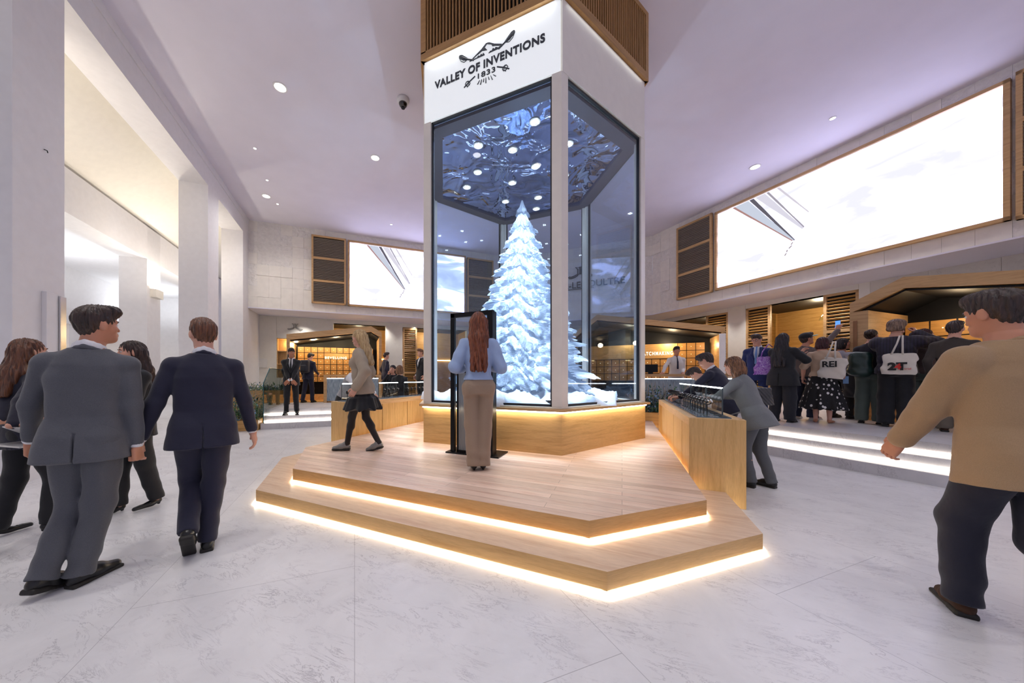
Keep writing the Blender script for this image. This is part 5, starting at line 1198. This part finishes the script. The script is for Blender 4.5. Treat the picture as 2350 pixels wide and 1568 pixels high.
# ================================================================ everyone in the hall
HB = hairmat('hair_black', '#0c0a0c', '#2a2022'); HD = hairmat('hair_dark_brown', '#1b120e', '#45312a'); HM = hairmat('hair_brown', '#3a2218', '#7a4c32'); HBL = hairmat('hair_blond', '#9c7748', '#dcc090'); HAU = hairmat('hair_auburn', '#4c2417', '#92502f')
HHL = hairmat('hair_highlights', '#3a241b', '#9a6a45'); HRE = hairmat('hair_dark_red', '#2a0f12', '#4f1f20'); HGR = hairmat('hair_ash', '#4c3a30', '#9a7c66')
GREY = cloth('grey_suit', '#55575e', amt=.10); NAVY = cloth('navy_suit', '#1b1c33', amt=.08); BLK = cloth('black_suit', '#16171c', amt=.1); BLUE = cloth('blue_suit', '#1f2f66', amt=.08); BEIGE = cloth('beige_jacket', '#a98b68', amt=.06)
LBLUE = cloth('light_blue_blouse', '#9fb6dc', .75, .04); TAUPE = cloth('taupe_trousers', '#a08974', amt=.06); GBLZ = cloth('grey_blazer', '#74777a', amt=.1); GTR = cloth('grey_trousers', '#5d6064', amt=.1)
DENIM = cloth('dark_denim', '#1c2338', amt=.1); TAN = cloth('beige_knit', '#ccb096', .9, .05); BRG = cloth('brown_grey_jacket', '#6f625e', amt=.1); GREEN = cloth('grey_green_trousers', '#5a6660', amt=.08)
GREI = cloth('greige_knit', '#ad9e8a', .9, .05); MAROON = cloth('maroon_top', '#4d2a26', .9); WCOAT = cloth('white_coat', '#e9e6e1', .8, .03)
PLEAT = cloth('pleated_plum', '#231c33', .7, .06, stripes=(9., '#120d1c')); BRC = cloth('brown_shirt', '#5a4a44'); LGREY = cloth('light_grey_top', '#b8b8c2', .8, .04)
BRSH = plain('brown_suede', '#3c2415', .9); SIL = plain('silver_glitter', '#8d8b88', .35, .5, noise=.4, nscale=300); GLF = plain('spectacle_frame', '#201a1a', .3); ORSH = plain('tan_heel', '#c98a68', .5); REDSH = plain('red_white_sneaker', '#c9b3ab', .5)
TIEB = cloth('black_tie', '#101116'); TIEBL = cloth('blue_tie', '#6f94cf', .6); TIEN = cloth('navy_tie', '#22253c')
TIGHT = plain('sheer_black', '#1b1414', .6)
# --- grey suit, nearest left
pos, az = facing(158, 1345, 0, 26)
person(pos, az, 1.82, label='person in a mid-grey suit with dark quiffed hair, nearest of the walkers on the left', q=.85, feet=((-.04, -.05, -24, 18), (.12, .03, 32, 0)), pelvis=(.06, .04, -.01), lean=(.02, .03), twist=4, head=(-44, 4, 0),
       rh=(.30, .05, .84), lh=(-.26, .18, .92), hands=(.5, 1.15), hpalm=((1, 0, 0), (-1, .2, 0)), topmat=GREY, botmat=GREY, hem=-.155, shirt=SHIRTW, hairm=HD, bulk=1.05, leg=1.12, skin_t='mid')
# --- navy suit
pos, az = facing(468, 1262, 0, 4)
person(pos, az, 1.82, label='person in a navy suit with short brown hair walking away on the marble floor', q=.85, feet=((-.08, -.16, 0, 48, .06), (.02, .05, 0, 0)), pelvis=(.0, .04, -.015), lean=(.0, .05), head=(18, -4, 0),
       rh=(.31, .10, .86), lh=(-.36, .02, .84), hands=(.5, .3), hpalm=((1, .2, 0), (-1, .2, 0)), topmat=NAVY, botmat=NAVY, hem=-.15, shirt=SHIRTW, hairm=HM, bulk=1.08, leg=1.02)
# --- woman in black behind the grey suit
pos, az = facing(308, 1172, 0, -112)
person(pos, az, 1.70, 'f', label='person with long dark hair in black, side on between the grey and navy suits', q=.9, feet=((-.07, -.10, 6, 0), (.10, .12, 4, 0)), head=(-12, -2, 0), rh=(.05, .30, 1.16), lh=(-.12, .30, 1.12), hdir=((.6, .6, 0), (-.3, .8, .2)),
       hpalm=((0, -.5, 1), (0, -.3, 1)), hands=(.7, .8), topmat=BLK, botmat=BLK, hem=-.16, shirt=SHIRTW, hair='long', hairm=HD, shoes='flat', leg=1.2)
# --- far left, cut by the frame
pos, az = facing(62, 1226, 0, 70)
_r = ray(66, 1020); lp = _r/(-_r[0]*math.sin(YAW)+_r[1]*math.cos(YAW))*2.42+A3(0, 0, CAMH); _l = rotz(az)@(lp-A3(pos[0], pos[1], 0))
Jl = person(pos, az, 1.66, 'f', label='person with long brown hair in dark clothes holding a silver laptop at the left edge', q=1., feet=((-.16, -.05, 5, 0), (.14, .10, 5, 10)), head=(-5, 6, 0), rh=tuple(_l+A3(.10, -.16, -.02)), lh=tuple(_l+A3(-.10, -.14, -.02)), hdir=((-.1, 1, 0), (.1, 1, 0)), hpalm=((0, 0, 1), (0, 0, 1)), hands=(.3, .3),
       topmat=cloth('dark_navy', '#14152a'), botmat=BLK, hem=-.14, hair='long', hairm=HM, shoes='flat', leg=1.1)
r = empty('laptop', tuple(lp), rz=.2, label='half-open silver laptop held low at the left edge of the picture', cat='laptop')
SILV = plain('silver_shell', '#bfc0c4', .3, .6); MB().box(-.16, .16, -.11, .11, 0, .012).build('base', SILV, r, .003); MB(Matrix.Translation((0, .11, .012)) @ Matrix.Rotation(math.radians(-35), 4, 'X')).box(-.16, .16, -.21, 0, 0, .008).build('lid', SILV, r, .002)
# --- blond walker on the platform
pos, az = facing(832, 1034, .303, -76)
person(pos, az, 1.74, 'f', label='person with long blond hair, greige knit and short black skirt on the oak platform', q=.9, feet=((.02, .27, 2, 0), (-.02, -.20, 2, 14)), pelvis=(0, 0, -.03), lean=(0, .05), head=(-16, -10, 4), rh=(.26, .10, .90), lh=(-.27, .02, .88), hands=(.5, .5), top='tee', topmat=GREI, hem=-.10, sleeve=1., loose=.022, arm_loose=.018, bottom='skirt', leg=.30, botmat=BLK, legskin=TIGHT, shoes='shoe', shoemat=SIL, hair='long', hairm=HBL)
# --- at the black frame
pos, az = facing(1098, 1076, .303, -2)
person(pos, az, 1.77, 'f', label='person with long auburn hair, light blue blouse and taupe trousers standing at the black frame', q=.85, feet=((-.055, .0, 2, 0), (.055, .02, 2, 0)), head=(3, -6, 0), rh=(.17, .22, 1.14), lh=(-.19, .20, 1.12), hdir=((-.6, .6, .2), (.6, .6, .2)), hpalm=((-.3, -.3, .5), (.3, -.3, .5)), hands=(.7, .7),
       top='shirt', topmat=LBLUE, hem=.06, loose=.016, arm_loose=.02, botmat=TAUPE, leg=1.45, hair='vlong', hairm=HAU, shoes='flat', bulk=.97)
# --- man in black suit on the steps
pos, az = facing(672, 950, .30, 186); pos = (pos[0]+.165, pos[1]-.165, .30)
person(pos, az, 1.84, label='person in a black suit and tie with hands clasped, standing on the lit marble steps', q=1.2, feet=((-.15, 0, 10, 0), (.15, 0, 10, 0)), head=(8, -6, 0), rh=(.03, .20, .93), lh=(-.02, .23, .90), hdir=((-.6, .1, -.7), (.6, .1, -.7)), hpalm=((0, -1, 0), (0, -1, 0)), hands=(.25, .35), re=(.5, -.9, -.2), le=(-.5, -.9, -.2),
       topmat=BLK, botmat=BLK, shirt=SHIRTW, tie=TIEB, front=True, hairm=HB, skin_t='tan')
p = P(652, 930, .45); 
person((p[0]-.15, p[1]+.35, .45), az-3.0, 1.72, 'f', label='person with long black hair mostly hidden behind the man in the black suit', q=1.5, topmat=BLK, botmat=BLK, hair='long', hairm=HB)
# --- backpack man
pos, az = facing(708, 924, .45, 34)
Jb = person(pos, az, 1.74, label='person in navy clothes wearing a dark backpack in front of the drawer wall', q=1.4, feet=((-.14, -.08, 0, 0), (.12, .08, 0, 0)), lean=(0, .12), head=(-20, -18, 0), rh=(.22, .22, .98), topmat=NAVY, botmat=NAVY, hem=-.12, hairm=HB, leg=1.15)
def sdfobj(name, prims, mat, M4=None, k=.02, h=.008, label=None, cat=None, wr=.0, adds=(), cuts=(), parent=None, loc=None, rz=0, group_=None):
    f_, l_, u_ = blob(prims, k, adds=adds, cuts=cuts, wr=wr); v, qd = snet(f_, l_, u_, h); o = mesh_obj(name, [(v, qd, mat)], parent)
    if loc is not None: o.location = tuple(loc); o.rotation_euler = (0, 0, rz)
    if label: tag(o, label, cat, group_)
    return o
I3 = np.eye(3)
b_ = toworld(Jb, Jb['G'](0, -.235, .30)); bp = sdfobj('backpack', [rbox((0, 0, 0), (.15, .085, .22), I3, .06), rbox((0, -.07, -.06), (.11, .04, .10), I3, .03)], cloth('backpack_cloth', '#22242f', .7), loc=b_, rz=-az, label='dark rounded backpack on the back of the person before the drawer wall', cat='backpack')
# --- booth visitors
p = P(772, 921, .45); person((p[0]-.5, p[1]+1.0, .45), -.6, 1.68, 'f', label='person with long light hair in a maroon top at the desk of the left booth', q=1.5, top='tee', topmat=MAROON, hem=-.05, loose=.02, botmat=BLK, hair='long', hairm=HBL)
# --- white sleeves and waistcoat leaning over the left counter
Jw = person((-5.02, 4.95, 0), math.radians(62), 1.74, label='person in white shirt sleeves and grey waistcoat leaning over the left display counter', q=1.1, feet=((-.12, -.05, 0, 0), (.12, .02, 0, 0)), pelvis=(0, -.16, -.02), lean=(0, .42), head=(0, -22, 0), rh=(.30, .34, .96), lh=(-.20, .42, .96), re=(.5, -.4, .6), le=(-.5, -.4, .6), top='shirt', topmat=SHIRTW, hem=.04, loose=.012, arm_loose=.012, botmat=BLK, hairm=HM,
       hdir=((0, .6, -.6), (0, .6, -.6)), hpalm=((0, -.5, -1), (0, -.5, -1)), hands=(.4, .4))
o = Jw['obj']; Rc = Jw['Rc']; C_ = Jw['C0']; tpw = [(.02, .188, .150, -.005), (.12, .172, .136, 0), (.25, .176, .140, .003), (.38, .178, .142, 0), (.44, .140, .120, -.008), (.50, .09, .09, -.01)]
f_, l_, u_ = blob([loft(C_, Rc, tpw, 2.4)], .02, wr=.003); v, qd = snet(f_, l_, u_, .012); mesh_obj('waistcoat', [(v, qd, cloth('grey_waistcoat', '#9a9a9e'))], o)
# --- two people beyond the left counter
person((-5.5, 6.85, 0), math.radians(150), 1.66, 'f', label='person with dark hair holding a phone to the face beyond the left counter', q=1.3, topmat=BLK, botmat=BLK, hem=-.2, hair='long', hairm=HB, rh=(.10, .16, 1.38), hdir=((0, .5, .5), (-.2, .1, 1)), hands=(.5, .9), re=(.6, .2, -1), head=(-15, 0, 0))
person((-5.05, 6.55, 0), math.radians(-20), 1.64, 'f', label='person in black with fair brown hair, seen from behind, beyond the left counter', q=1.3, topmat=BLK, botmat=BLK, hem=-.2, hair='bob', hairm=HHL, head=(20, 0, 0))
p = P(885, 808, 2.25); person((p[0], p[1], .45), math.radians(30), 1.80, label='person in a dark jacket half hidden behind the blond walker', q=1.5, topmat=NAVY, botmat=BLK, hairm=HD)
p = P(966, 800, 2.25); person((p[0], p[1], .45), math.radians(200), 1.80, label='person in a dark suit standing right at the left edge of the tower', q=1.4, topmat=BLK, botmat=BLK, shirt=SHIRTW, front=True, hairm=HHL)
# --- right counter: bending group
Jg = person((1.44, 5.02, 0), math.radians(-52), 1.66, 'f', label='person in a grey blazer with highlighted brown hair bending over the watches', q=.85, feet=((-.12, .0, 4, 0), (.10, -.12, 4, 0)), pelvis=(0, -.05, -.02), lean=(0, .40), head=(0, -8, 0), rh=(.16, .44, 1.06), lh=(-.16, .46, 1.04), re=(.7, -.5, -.4), le=(-.7, -.5, -.4), hdir=((-.3, .8, .1), (.3, .8, .1)), hpalm=((0, .1, -1), (0, .1, -1)),
       hands=(.7, .7), topmat=GBLZ, botmat=GTR, hem=-.17, hair='long', hairm=HHL, shoes='boot', bulk=1.04, leg=1.05)
Jn = person((1.38, 6.05, 0), math.radians(-58), 1.82, label='person with glasses and dark quiffed hair in a navy jacket bending over the right counter', q=.95, feet=((-.14, .0, 4, 0), (.14, -.05, 4, 0)), pelvis=(0, -.10, -.02), lean=(0, .50), head=(0, -14, 0), rh=(.18, .52, 1.02), lh=(-.18, .5, 1.0), re=(.7, -.5, -.2), le=(-.7, -.5, -.2), hdir=((-.3, .8, -.1), (.3, .8, -.1)), hpalm=((0, 0, -1), (0, 0, -1)),
       hands=(.6, .6), topmat=NAVY, botmat=NAVY, hem=-.17, shirt=SHIRTW, hairm=HD, glasses=GLF, bulk=1.06)
person((1.50, 6.95, 0), math.radians(-75), 1.70, label='person with short dark hair bowed low over the far end of the right counter', q=1.1, feet=((-.14, .0, 4, 0), (.14, -.05, 4, 0)), pelvis=(0, -.12, -.02), lean=(0, .9), head=(5, -30, 0), rh=(.16, .58, .98), lh=(-.16, .56, .98), re=(.7, -.5, .2), le=(-.7, -.5, .2), hdir=((-.3, .8, -.1), (.3, .8, -.1)), hpalm=((0, 0, -1), (0, 0, -1)), topmat=NAVY, botmat=NAVY, shirt=SHIRTW, hairm=HD)
# handbag of the grey blazer
def bagstrap(pts, r, mat, parent, name='strap'): return MB().tube(pts, r, 6, mat=None).build(name, mat, parent, smooth=True)
g = ray(1744, 908)*4.05+A3(0, 0, CAMH); g = (ray(1744, 908)/(-ray(1744, 908)[0]*math.sin(YAW)+ray(1744, 908)[1]*math.cos(YAW)))*4.05+A3(0, 0, CAMH); hb = empty('handbag', tuple(g), rz=.5, label='grey quilted leather handbag with gold chain hanging from the grey blazer person', cat='handbag')
QL, nt, bs = _nt('quilted_leather'); bs.inputs['Base Color'].default_value = srgb('#4b4b4e'); bs.inputs['Roughness'].default_value = .4
v = coords(nt, (1, 1, 1), (0, .785, 0)); ck = node(nt, 'ShaderNodeTexWave', Scale=9.); nt.links.new(v, ck.inputs['Vector']); bump(nt, ck.outputs['Fac'], bs, .8, .02)
f_, l_, u_ = blob([loft(A3(0, 0, 0), I3, [(-.12, .17, .055, 0), (.0, .15, .045, 0), (.10, .12, .025, 0)], 3.5)], .02); v, qd = snet(f_, l_, u_, .007); mesh_obj('bag_body', [(v, qd, QL)], hb)
f_, l_, u_ = blob([rbox((0, -.035, .035), (.115, .015, .065), I3, .014)], .01); v, qd = snet(f_, l_, u_, .006); mesh_obj('flap', [(v, qd, QL)], hb)
GOLD = plain('gold_chain', '#c9a24a', .25, 1.)
_s = rotz(-.5)@(toworld(Jg, Jg['SR'])+A3(.02, 0, .05)-g)
bagstrap([(-.08, 0, .09), tuple(_s*.55+A3(-.03, .0, .02)), tuple(_s), tuple(_s*.6+A3(.04, 0, 0)), (.08, 0, .09)], .006, GOLD, hb, 'chain')
# --- white coat behind the desk
p = P(1558, 792, 2.20); Jc = person((p[0], p[1]+.45, .45), math.radians(172), 1.76, label='person in a white coat and dark tie standing behind the reception desk', q=1.15, feet=((-.1, 0, 5, 0), (.1, 0, 5, 0)), lh=(-.1, .2, 1.0), rh=(.42, .28, .98), hands=(.2, .2), re=(.9, -.4, .2), hdir=((0, .8, -.4), (.6, .8, -.2)), hpalm=((0, 0, -1), (0, 0, -1)),
       top='coat', topmat=WCOAT, hem=-.3, shirt=SHIRTW, tie=TIEN, front=False, botmat=BLK, hairm=HB, skin_t='mid', collar=True)
# --- the crowd on the right terrace
pos, az = facing(1738, 958, .45, 190); person(pos, az, 1.84, label='person with glasses in a bright blue suit and light blue tie', q=1.1, feet=((-.12, 0, 6, 0), (.12, 0, 6, 0)), rh=(.14, -.20, .98), lh=(-.14, -.2, .98), re=(1, -.5, 0), le=(-1, -.5, 0), head=(-14, -14, 0), topmat=BLUE, botmat=BLUE, shirt=SHIRTW, tie=TIEBL, front=True, hairm=HD, glasses=plain('red_frames', '#6c2a2a', .3))
pos, az = facing(1797, 968, .45, 22); Jk = person(pos, az, 1.76, 'f', label='person with long black hair in a loose black blazer and wide black trousers', q=1., feet=((-.13, 0, 4, 0), (.12, .02, 4, 0)), rh=(.14, .32, 1.34), lh=(-.05, .34, 1.34), hdir=((-.3, .5, .8), (.3, .5, .8)), hpalm=((-1, 0, 0), (1, 0, 0)), re=(.8, 0, -1), le=(-.8, 0, -1),
       topmat=BLK, botmat=cloth('black_trousers', '#1a1c25'), hem=-.22, loose=.012, arm_loose=.01, hair='vlong', hairm=HB, shoes='shoe', leg=1.55, bulk=1.12)
g = toworld(Jk, Jk['G'](-.25, -.04, .22)); azk = az
PB, nt, bs = _nt('purple_bandana'); v = coords(nt, (1, 1, 1)); vo = node(nt, 'ShaderNodeTexVoronoi', Scale=17.); nt.links.new(v, vo.inputs['Vector'])
nt.links.new(ramp(nt, vo.outputs['Distance'], [(.20, srgb('#8a55b0')), (.26, srgb('#e3d2ee')), (.34, srgb('#8a55b0')), (.5, srgb('#9b68bd')), (.56, srgb('#d9c6e6')), (.6, srgb('#8a55b0'))]), bs.inputs['Base Color']); bs.inputs['Roughness'].default_value = .8
sb = empty('shoulder_bag', tuple(g), rz=-az+.5, label='purple bandana-print cloth bag on the shoulder of the black blazer person', cat='bag')
f_, l_, u_ = blob([loft(A3(0, 0, -.02), I3, [(-.20, .19, .05, 0), (.0, .16, .045, 0), (.17, .10, .02, 0)], 3.)], .02, wr=.006); v, qd = snet(f_, l_, u_, .008); mesh_obj('bag_body', [(v, qd, PB)], sb)
MB().tube([(-.08, 0, .13), (-.05, .01, .26), (.04, .03, .40), (.10, .06, .34)], .012, 6).build('strap', PB, sb, smooth=True)
pos, az = facing(1848, 962, .45, 28); Jp = person(pos, az, 1.80, label='person in a dark cap and brown-grey jacket holding up a phone in the right hand', q=1., feet=((-.14, -.02, 6, 0), (.14, .04, 6, 0)), rh=(.40, .30, 1.86), re=(.8, .3, -.8), hdir=((-.3, .6, .5), (0, .3, 1)), hpalm=((0, 0, -1), (0, .6, .2)), hands=(.5, .7), lh=(-.16, .34, 1.42), le=(-.9, 0, -.6), head=(-28, 12, 0), top='jacket', topmat=BRG, hem=-.06, loose=.012, botmat=DENIM, leg=1.5, shoes='sneaker', shoemat=REDSH, hairm=HD, skin_t='mid', glasses=GLF)
g = toworld(Jp, Jp['RW']+A3(-.02, .035, .12)); MB().box(-.036, .036, -.005, .005, -.075, .075).build('phone', None)
ph = bpy.data.objects['phone']; ph.location = tuple(g); ph.rotation_euler = (0, 0, -az); ph.data.materials.append(emis('phone_screen', '#5a8fe0', 1.3)); tag(ph, 'smartphone with lit blue screen held high above the crowd', 'phone')
o = Jp['obj']; TH = Jp['TH']; Rh = Jp['Rh']
CAPM = cloth('dark_cap', '#1a1c20'); f_, l_, u_ = blob([ell(TH(0, -.012, .062), A3(.094, .110, .082), Rh)], .01, adds=[(-Rh[:, 2], -((Jp['HC']+Rh[:, 2]*.028)@Rh[:, 2]))]); v, qd = snet(f_, l_, u_, .008); cp = mesh_obj('cap', [(v, qd, CAPM)], o)
f_, l_, u_ = blob([ell(TH(0, .125, .046), A3(.07, .075, .012), Rh)], .01); v, qd = snet(f_, l_, u_, .006); mesh_obj('cap_peak', [(v, qd, plain('teal_peak', '#9fc4c0', .6))], cp)
# dotted skirt
SK, nt, bs = _nt('dotted_skirt'); v = coords(nt, (1, 1, .75)); vo = node(nt, 'ShaderNodeTexVoronoi', Scale=15., Randomness=.75); nt.links.new(v, vo.inputs['Vector']); nt.links.new(ramp(nt, vo.outputs['Distance'], [(.26, srgb('#e4e0dc')), (.30, srgb('#141316'))]), bs.inputs['Base Color']); bs.inputs['Roughness'].default_value = .8
pos, az = facing(1887, 970, .45, 8); Js = person(pos, az, 1.66, 'f', label='person with a dark bob, beige knit top and long black skirt with white spots', q=.95, feet=((-.11, 0, 14, 0), (.12, .0, 10, 0)), lh=(-.27, .04, .86), rh=(.26, .12, .92), hands=(.4, .7), hpalm=((1, 0, 0), (-1, 0, 0)), head=(-8, 2, 0), top='tee', topmat=TAN, hem=.02, sleeve=.46, loose=.012, bottom='skirt', botmat=SK, leg=.60, hair='bob', hairm=HRE, shoes='heel', shoemat=ORSH, bulk=1.16)
def tote(name_, g, rz, w, hgt, label, marks, tilt=0.):
    t = empty('tote_bag', tuple(g), rz=rz, label=label, cat='bag'); CV = cloth('canvas', '#ded6ca', .9, .03)
    f_, l_, u_ = blob([loft(A3(0, 0, 0), roty(tilt), [(-hgt/2, w/2, .045, 0), (0, w/2*.97, .05, 0), (hgt/2, w/2*.86, .012, 0)], 4.)], .02, wr=.005); v, qd = snet(f_, l_, u_, .008); mesh_obj('bag_body', [(v, qd, CV)], t)
    for q_ in (-.05, .05): MB().tube([(q_*1.2-.02, -.012, hgt/2-.02), (q_*.6+.01, -.02, hgt/2+.16), (q_*.3+.02, .02, hgt/2+.30)], [.014, .012, .012], 6).build('strap', CV, t, smooth=True)
    marks(t); return t
BKP = plain('black_print', '#17171a', .7); RDP = plain('red_print', '#c9322a', .7)
g = toworld(Js, Js['G'](.16, -.22, .17)); tote('re', g, -az-.18, .34, .38, 'cream canvas tote bag with black letters carried by the spotted skirt person', lambda t: text('lettering', 'REI', .15, Matrix.Translation((-.02, -.062, .02)), BKP, t, extrude=.003, offset=.004), tilt=.15)
g2 = toworld(Js, Js['RW']+A3(.02, .05, -.10)); b = MB(); b.box(-.035, .035, -.005, .005, -.07, .07); o = b.build('phone', plain('phone_case', '#6f93bd', .4)); o.location = tuple(g2); o.rotation_euler = (0, 0, -az); tag(o, 'phone in a pale blue case held low beside the spotted skirt', 'phone')
pos, az = facing(1932, 960, .45, 46); Jh = person(pos, az, 1.72, 'f', label='person with a black bob in profile and a pale grey top', q=1.1, feet=((-.12, -.05, 4, 0), (.12, .08, 4, 0)), head=(-36, -4, 0), rh=(.16, .24, 1.08), lh=(-.22, .14, .98), top='tee', topmat=LGREY, hem=-.02, sleeve=.5, botmat=BLK, hair='bob', hairm=HB, leg=1.1, skin_t='mid')
g = toworld(Jh, (.20, .02, .86)); sdfobj('folded_coat', [loft(A3(0, 0, 0), I3, [(-.40, .17, .12, 0), (-.1, .14, .09, 0), (.22, .08, .06, 0), (.30, .05, .05, 0)], 2.2)], BLK, loc=g, rz=-az, wr=.008, label='long black coat hanging from the arm of the person with the black bob', cat='coat', h=.011)
pos, az = facing(1998, 972, .45, 6); Jq = person(pos, az, 1.80, 'f', label='person with dark hair in a bun, dark top and grey-green wide trousers', q=1.05, feet=((-.12, 0, 5, 0), (.12, 0, 5, 0)), rh=(.10, .34, 1.36), re=(.8, 0, -1), lh=(-.10, .34, 1.36), le=(-.8, 0, -1), head=(-16, 2, 0), topmat=cloth('dark_plaid', '#26222c'), hem=-.02, botmat=GREEN, hair='bun', hairm=HD, leg=1.6, bulk=1.04)
g = toworld(Jq, Jq['G'](-.10, -.22, .18)); sdfobj('rucksack', [rbox((0, 0, 0), (.15, .09, .22), I3, .08), ell((.0, 0, -.14), (.17, .11, .11))], plain('dark_green_leather', '#16302c', .4, coat=.3), loc=g, rz=-az, wr=.006, label='dark green slouchy rucksack on the back of the person with the bun', cat='rucksack', h=.01)
pos, az = facing(2056, 980, .45, 4); Jt = person(pos, az, 1.90, label='tall person with tousled ash-brown hair, pleated plum shirt and wide black trousers', q=.95, feet=((-.12, 0, 4, 0), (.12, 0, 4, 0)), rh=(.20, .28, 1.62), re=(1, 0, -.7), lh=(.0, .34, 1.58), le=(-.9, 0, -.7), hdir=((0, .3, 1), (-.2, .3, 1)), hands=(.8, .9), head=(-16, 0, 0), top='shirt', topmat=PLEAT, hem=-.06, loose=.045, arm_loose=.035, botmat=BLK, hair='mop', hairm=HGR, leg=1.6, bulk=1.08)
def m24(t):
    text('lettering', '2T', .17, Matrix.Translation((-.01, -.064, -.10)), BKP, t, extrude=.003, offset=.009, spacing=1.1)
    text('numeral', '4', .13, Matrix.Translation((.0, -.068, -.09)), RDP, t, extrude=.003, offset=.006)
    text('small_lettering', 'trial', .045, Matrix.Translation((.10, -.066, -.10)), RDP, t, extrude=.002)
g = toworld(Jt, Jt['G'](.05, -.25, .10)); tote('t', g, -az-.1, .36, .36, 'cream canvas tote bag with black and red print on the tall plum shirt person', m24, tilt=.05)
pos, az = facing(2118, 978, .45, 14); person(pos, az, 1.76, 'f', label='person with dark hair in a bun and a brown shirt, partly behind the beige jacket', q=1.2, rh=(.10, .30, 1.3), lh=(-.1, .3, 1.3), head=(-40, 0, 0), top='tee', topmat=BRC, hem=-.05, botmat=GREEN, hair='bun', hairm=HRE, leg=1.4)
pos, az = facing(2190, 992, .45, 4); person(pos, az, 1.78, label='person in dark clothes and cap-like dark hair seen behind the beige jacket', q=1.2, head=(-10, 0, 0), topmat=cloth('dark_brown_jacket', '#3c342f'), botmat=cloth('khaki_trousers', '#6e6457'), hairm=HD, shoemat=BRSH, leg=1.4)
# --- nearest right: beige jacket
pos, az = facing(2256, 1415, 0, -50); person(pos, az, 1.86, label='person in a beige jacket, navy trousers and brown suede shoes at the right edge', q=.8, feet=((-.02, .06, -28, 0), (.10, -.46, 4, 40, .02)), pelvis=(.02, -.12, -.04), lean=(0, .10), head=(4, -4, 0), lh=(-.19, .22, .90), le=(-.5, -.8, -.2), rh=(.26, -.10, .90), hands=(.35, .5), hpalm=((1, .1, 0), (-1, .1, 0)),
       topmat=BEIGE, hem=-.17, loose=.02, arm_loose=.012, botmat=cloth('navy_trousers', '#16182a'), shoemat=BRSH, hairm=HD, leg=1.15, bulk=1.08, skin_t='mid')
bpy.context.view_layer.update()
